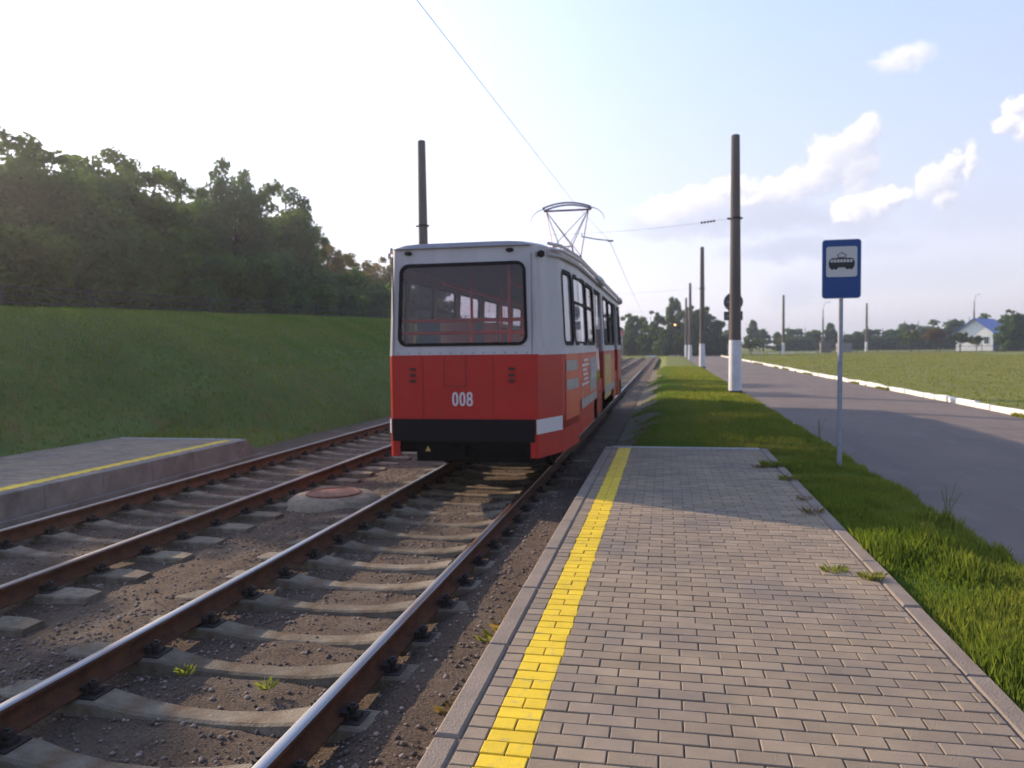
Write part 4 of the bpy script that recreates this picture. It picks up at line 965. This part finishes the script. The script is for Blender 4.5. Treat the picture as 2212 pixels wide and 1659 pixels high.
bt(BIG[1], LEAF_D, -25, 30.8, 10.5, 1.0, 2.2, 'tallest rounded dark tree of the left half of the bank')
bt(BIG[2], LEAF_D, -26, 35.5, 10.9, .85, 3.1, 'dark tree whose crown slopes down right of the tallest one')
bt(BIG[0], LEAF_C, -26.5, 39.8, 10.3, .75, 4.4, 'lower tree filling the dip between the two tall crowns on the bank')
bt(BIG[1], LEAF_C, -25.5, 42.5, 12.3, .80, 5.2, 'ragged topped tall tree standing mid way along the bank')
bt(BIG[2], LEAF_D, -25, 47.2, 12.2, .80, .4, 'dark tree forming the right shoulder of the big tree mass')
bt(BIG[0], LEAF_D, -26, 52.6, 11.0, .62, 1.7, 'dark tree at the right end of the big mass on the bank')
bt(BIG[1], LEAF_Y, -28.5, 62.5, 10.7, .78, 2.9, 'yellowish brown tree just past the end of the big dark mass')
bt(BIG[2], LEAF_Y, -30.5, 71.5, 10.6, .9, 4.0, 'yellow topped tree midway between the dark mass and the tram')
bt(BIG[0], LEAF_Y, -30, 80.5, 11.0, .9, 5.5, 'olive tree whose crown ends behind the back left corner of the tram')
bt(BIG[1], LEAF_D, -29, 92, 10.6, .9, 5.9, 'olive tree partly hidden behind the left corner of the tram')
# lower understorey that closes the gaps under the crowns
LOWB = [tree_parts(s, 4, 2.4, 6500, .15, crown_lo=-.05, nclump=30, trunk=.06) for s in (81, 82)]
for i, (x, y) in enumerate([(-21, 20.5), (-21.5, 24.5), (-22, 28), (-22, 32), (-22.5, 36), (-23, 40), (-22.5, 44.5), (-23, 49), (-24, 54), (-24, 59), (-25, 65), (-26, 71), (-26, 78), (-26, 86)]):
    LB = ['dark bush at the far left end of the bank behind the rail fence', 'second dark bush from the left behind the rail fence']
    desc = ['at the far left edge, below the thin airy tree', 'under the second tree from the left', 'under the tallest rounded tree, left side', 'under the tallest rounded tree, right side', 'under the sloping dark crown', 'in the dip between the tall crowns', 'under the ragged topped tree, left side',
            'under the ragged topped tree, right side', 'under the right shoulder of the dark mass', 'at the right end of the dark mass', 'below the first yellowish tree', 'below the yellow topped tree', 'below the olive tree next to the tram', 'nearest to the back left corner of the tram'][i]
    tree('bush', LOWB[i % 2], (LEAF_D, LEAF_C)[i % 2] if i < 10 else LEAF_D, (x, y, float(ground_z(x, y))-.3), 1.1+.15*(i % 3), 1.0+.12*((i*7) % 3), i*1.3, 'dark bush on the bank '+desc, 'bushes under the trees on the bank', 'bush')
# trees left of the frame that shade the bank and the near end of the tracks
for i, (x, y, zt, sx) in enumerate([(-23.5, 18.0, 8.1, .8), (-24, 13, 8.4, .8), (-23.5, 8.3, 7.9, .75), (-24, 2.5, 8.3, .8), (-24, -3, 8.0, .8), (-30, 11, 9.3, .9), (-31, 21, 9.8, .9)]):
    bt(BIG[i % 3], LEAF_D, x, y, zt, sx, i*1.9, 'dark tree on the bank outside the left edge, %s of that row' % ('first second third fourth fifth sixth seventh'.split()[i]))
# dark mass behind the end of the tracks
GM = 'trees behind the end of the tracks'
for i, (x, y, zt, sx, mm, lab) in enumerate([(-8.5, 131, 6.2, .8, LEAF_C, 'low dark tree just right of the tram front'), (-5.6, 129, 8.0, .95, LEAF_C, 'rounded dark tree at the left of the central tree mass'), (-2.2, 127, 8.2, .95, LEAF_D, 'dark tree in the left middle of the central mass'),
        (1.3, 129, 10.8, .85, LEAF_D, 'tallest tree of the central mass with an airy top'), (3.6, 126, 9.0, .9, LEAF_D, 'brownish dark tree right behind the slim poles'), (6.0, 128, 8.9, .95, LEAF_C, 'dark tree between the second and the nearest pole'),
        (8.2, 127, 7.0, .8, LEAF_C, 'sloping right end tree of the central mass'), (-.2, 123, 5.2, .7, LEAF_D, 'low bushy tree in front of the central mass'), (11., 150, 5.0, .8, LEAF_D, 'small dark tree behind the nearest pole'), (-14, 140, 8, 1., LEAF_D, 'dark tree mostly hidden by the front of the tram'), (-20, 135, 9, 1.1, LEAF_D, 'tall dark tree hidden behind the tram body')]):
    tree('broadleaf_tree', MID[i % 2], mm, (x, y, -.2), sx, zt/8., i*1.1, lab, GM)
tree('bush', SAP, LEAF_L, (2.2, 121.5, -.4), .9, 1.0, 0, 'pale green bush low in front of the central tree mass', GM, 'bush')
# horizon line to the right
GH = 'trees along the horizon beyond the lawn'
HL = [(14.5, 188, 5.2, 'first low tree right of the nearest pole'), (19.7, 185, 6.9, 'pointed conifer just right of the nearest pole'), (22.3, 187, 5.4, 'round tree right behind the pointed conifer'), (25.2, 185, 5.1, 'second round tree right of the pointed conifer'), (28., 186, 5.9, 'tree directly left of the lone pole on the lawn'),
      (31., 185, 5.9, 'tree directly right of the lone pole on the lawn'), (34., 187, 5.2, 'low tree between the lone pole and the leaning street lamp'), (36.5, 185, 6.0, 'pointed tree behind the leaning street lamp'), (39.5, 186, 4.9, 'low tree just left of the stop sign post'), (42.3, 184, 4.6, 'low tree behind the stop sign post'),
      (45., 186, 5.4, 'tree immediately right of the stop sign post'), (47.4, 185, 5.6, 'tree behind the pole right of the stop sign'), (50., 188, 4.8, 'tree in the low gap right of the stop sign'), (52., 184, 6.5, 'tree where the tree line steps up right of the gap'), (55., 186, 7.0, 'tall tree behind the light green sapling'), (58.2, 185, 7.1, 'tall tree left of the brownish sapling'),
      (61.5, 186, 6.9, 'tree right of the brownish sapling'), (65., 185, 7.8, 'tree directly left of the white house roof'), (69., 187, 8.4, 'tree rising behind the blue roof'), (73., 186, 8.4, 'tree at the right edge behind the large green tree'), (77, 187, 8.2, 'dark tree at the very right edge of the photo')]
for i, (x, y, zt, lab) in enumerate(HL):
    cone = 'pointed' in lab; tree('conifer' if cone else 'broadleaf_tree', CONE if cone else SMALL[i % 3], LEAF_C if i % 3 else LEAF_D, (x, y, -.2), (1.0 if cone else 1.55)+.2*(i % 3), zt/6.*(1.0+.1*((i*5) % 3)), i*2.1, lab, GH)
GS = 'young trees at the lawn fence'
for (x, y, zt, sx, mm, lab, pp) in [(40.5, 140, 4.2, 1.3, LEAF_L, 'light green sapling on the lawn edge between pole and house', SAP), (44.4, 140, 4.3, 1.4, LEAF_B, 'brownish sapling beside the light green one', SAP), (47.6, 139, 3.6, 1.1, LEAF_L, 'small green sapling just left of the white house', SAP),
        (55.3, 139, 7.7, 1.45, LEAF_D, 'large green tree in front of the right side of the white house', 'M'), (57.3, 138, 5.6, 1.4, LEAF_L, 'bright green young tree at the right edge of the photo', SAP), (50.9, 141, 3.0, .9, LEAF_L, 'small sapling in front of the house gable', SAP), (12.6, 121, 2.6, 1.0, LEAF_L, 'small pale bush at the foot of the nearest pole, far behind it', SAP), (19., 165, 3.2, 1.4, LEAF_L, 'pale green bush left of the lone pole', SAP), (23.5, 165, 3.4, 1.5, LEAF_L, 'pale green bush right of the lone pole', SAP)]:
    if pp == 'M': tree('broadleaf_tree', MID[0], mm, (x, y, -.2), sx*.62, zt/8., 1., lab, GS)
    else: tree('sapling', SAP, mm, (x, y, -.2), sx, zt/4., x, lab, GS, 'young tree')

# ------------------------------------------------------------------ house, fences, sheds
t = empty('house', (53.0, 148, -.05), R(-38), label='small white house with a blue roof beyond the lawn', cat='house')
w2, dp, hw_, ha = 2.9, 9.5, 3.2, 5.6
b = MB(); b.add([(-w2, 0, 0), (w2, 0, 0), (w2, 0, hw_), (0, 0, ha), (-w2, 0, hw_), (-w2, .25, 0), (w2, .25, 0), (w2, .25, hw_), (0, .25, ha), (-w2, .25, hw_)], [(0, 1, 2, 3, 4), (9, 8, 7, 6, 5), (0, 4, 9, 5), (1, 6, 7, 2)]); b.build('gable_wall', HWHITE, t)
b = MB(); b.box((w2-.25, .25, 0), (w2-.01, dp, hw_)); b.box((-w2+.01, .25, 0), (-w2+.25, dp, hw_)); b.box((-w2, dp, 0), (w2, dp+.2, hw_)); b.build('side_wall', HBLUE, t)
b = MB()
for s in (-1, 1):
    p = [(0, -.5, ha+.14), (s*(w2+.45), -.5, hw_-.16), (s*(w2+.45), dp+.4, hw_-.16), (0, dp+.4, ha+.14)]; q = [(a, c_, d_-.12) for a, c_, d_ in p]; b.add(p+q, [(0, 1, 2, 3), (7, 6, 5, 4), (0, 4, 5, 1), (1, 5, 6, 2), (2, 6, 7, 3)])
b.build('roof', RBLUE, t)
for x in (.3, 1.5):
    b = MB(); b.box((x, -.04, 1.2), (x+.8, .0, 2.5)); wn = b.build('window', HWHITE, t); b = MB(); b.box((x+.08, -.06, 1.28), (x+.37, -.042, 2.42)); b.box((x+.43, -.06, 1.28), (x+.72, -.042, 2.42)); b.build('pane', HGLASS, wn)
b = MB(); b.box((-2.2, -.05, 2.0), (-1.5, -.0, 2.8)); b.build('wall_plate', mat('teal_plate', (.06, .35, .38), .6), t)
t = empty('wall_annex', (57, 152, -.05), label='low blue wall panelling running right from the white house', cat='wall'); b = MB(); b.box((0, 0, 0), (22, .3, 2.7)); b.build('panelling', HBLUE, t)

t = empty('fence', (24, 131, -.05), label='low dark mesh fence with slim posts along the far edge of the lawn', cat='fence')
b = MB(); b.tube([(0, 0, .95), (60, 0, .95)], .03, 5); b.tube([(0, 0, .1), (60, 0, .1)], .02, 5)
for i in range(300): b.box((i*.2, -.008, .1), (i*.2+.016, .008, .95))
b.build('mesh_panel', FENCEM, t)
for i in range(21):
    b = MB(); b.box((i*3-.04, -.05, 0), (i*3+.04, .03, 1.25)); b.build('post', FENCEM, t)
t = empty('rail_fence', (-15.6, 4, 0), label='low dark rail fence along the top of the left bank under the trees', cat='fence')
b = MB(); ptsy = list(np.arange(0, 84, 3.))
for h in (.22, .42, .62): b.tube([(-.1*math.sin(q*.05)-.02*q, q, float(ground_z(-15.6-.02*q, 4+q))+h) for q in ptsy], .022, 6)
b.build('rail', FENCEM, t)
for q in ptsy:
    x = -.02*q; z = float(ground_z(-15.6+x, 4+q)); b = MB(); b.box((x-.03, q-.03, z-.1), (x+.03, q+.03, z+.66)); b.build('post', FENCEM, t)
b = MB(); b.bbox((-.9, -.7, 0), (.9, .7, 1.75), .05); b.box((-.95, -.75, 1.75), (.95, .75, 1.85)); o = b.build('utility_box', SHEDM, label='grey utility box at the far lawn edge beside the leaning street lamp', cat='utility box'); o.location = (28.3, 147, -.1)
b = MB(); b.bbox((-1.2, -.7, 0), (1.2, .7, 1.6), .05); b.box((-1.25, -.75, 1.6), (1.25, .75, 1.68)); o = b.build('utility_box', mat('shed_pale', (.30, .28, .27), .8, var=.3, nscale=1), label='paler utility box right of the grey one, left of the stop sign post', cat='utility box'); o.location = (31.6, 148, -.1)
t = empty('tram_signal', (-6.1, 112, -.1), label='small red and white tram signal on a post right of the tram front', cat='signal')
b = MB(); b.tube([(0, 0, 0), (0, 0, 3.4)], .06, 8); b.build('post', STEEL, t); b = MB(); b.bbox((-.3, -.04, 3.0), (.3, .04, 3.9), .02); b.build('board', mat('faded_red', (.5, .16, .14), .6), t)
t = empty('tram_signal', (1.45, 119, -.1), label='small signal with a lit amber lamp in front of the central trees', cat='signal')
b = MB(); b.tube([(0, 0, 0), (0, 0, 4.5)], .05, 8); b.build('post', FENCEM, t); b = MB(); b.bbox((-.2, -.12, 4.3), (.2, .12, 5.2), .03); b.build('housing', BLACK, t)
b = MB(); b.lathe([(0, -.13), (.13, -.12), (.16, 0), (.13, .12), (0, .13)], (0, -.17, 4.75), 12); b.build('lamp', AMBER, t)

# ------------------------------------------------------------------ summer haze
if True:
    HM = bpy.data.materials.new('haze_air'); HM.use_nodes = True; nt = HM.node_tree; nt.nodes.clear()
    o_ = nt.nodes.new('ShaderNodeOutputMaterial'); pv = nt.nodes.new('ShaderNodeVolumePrincipled'); nt.links.new(pv.outputs[0], o_.inputs['Volume'])
    pv.inputs['Color'].default_value = (.86, .88, .95, 1); pv.inputs['Density'].default_value = .0010; pv.inputs['Anisotropy'].default_value = .72
    b = MB(); b.box((-950, -650, -3), (950, 950, 22)); b.build('haze', HM, kind='stuff', label='thin summer haze that pales the distant trees', cat='haze')
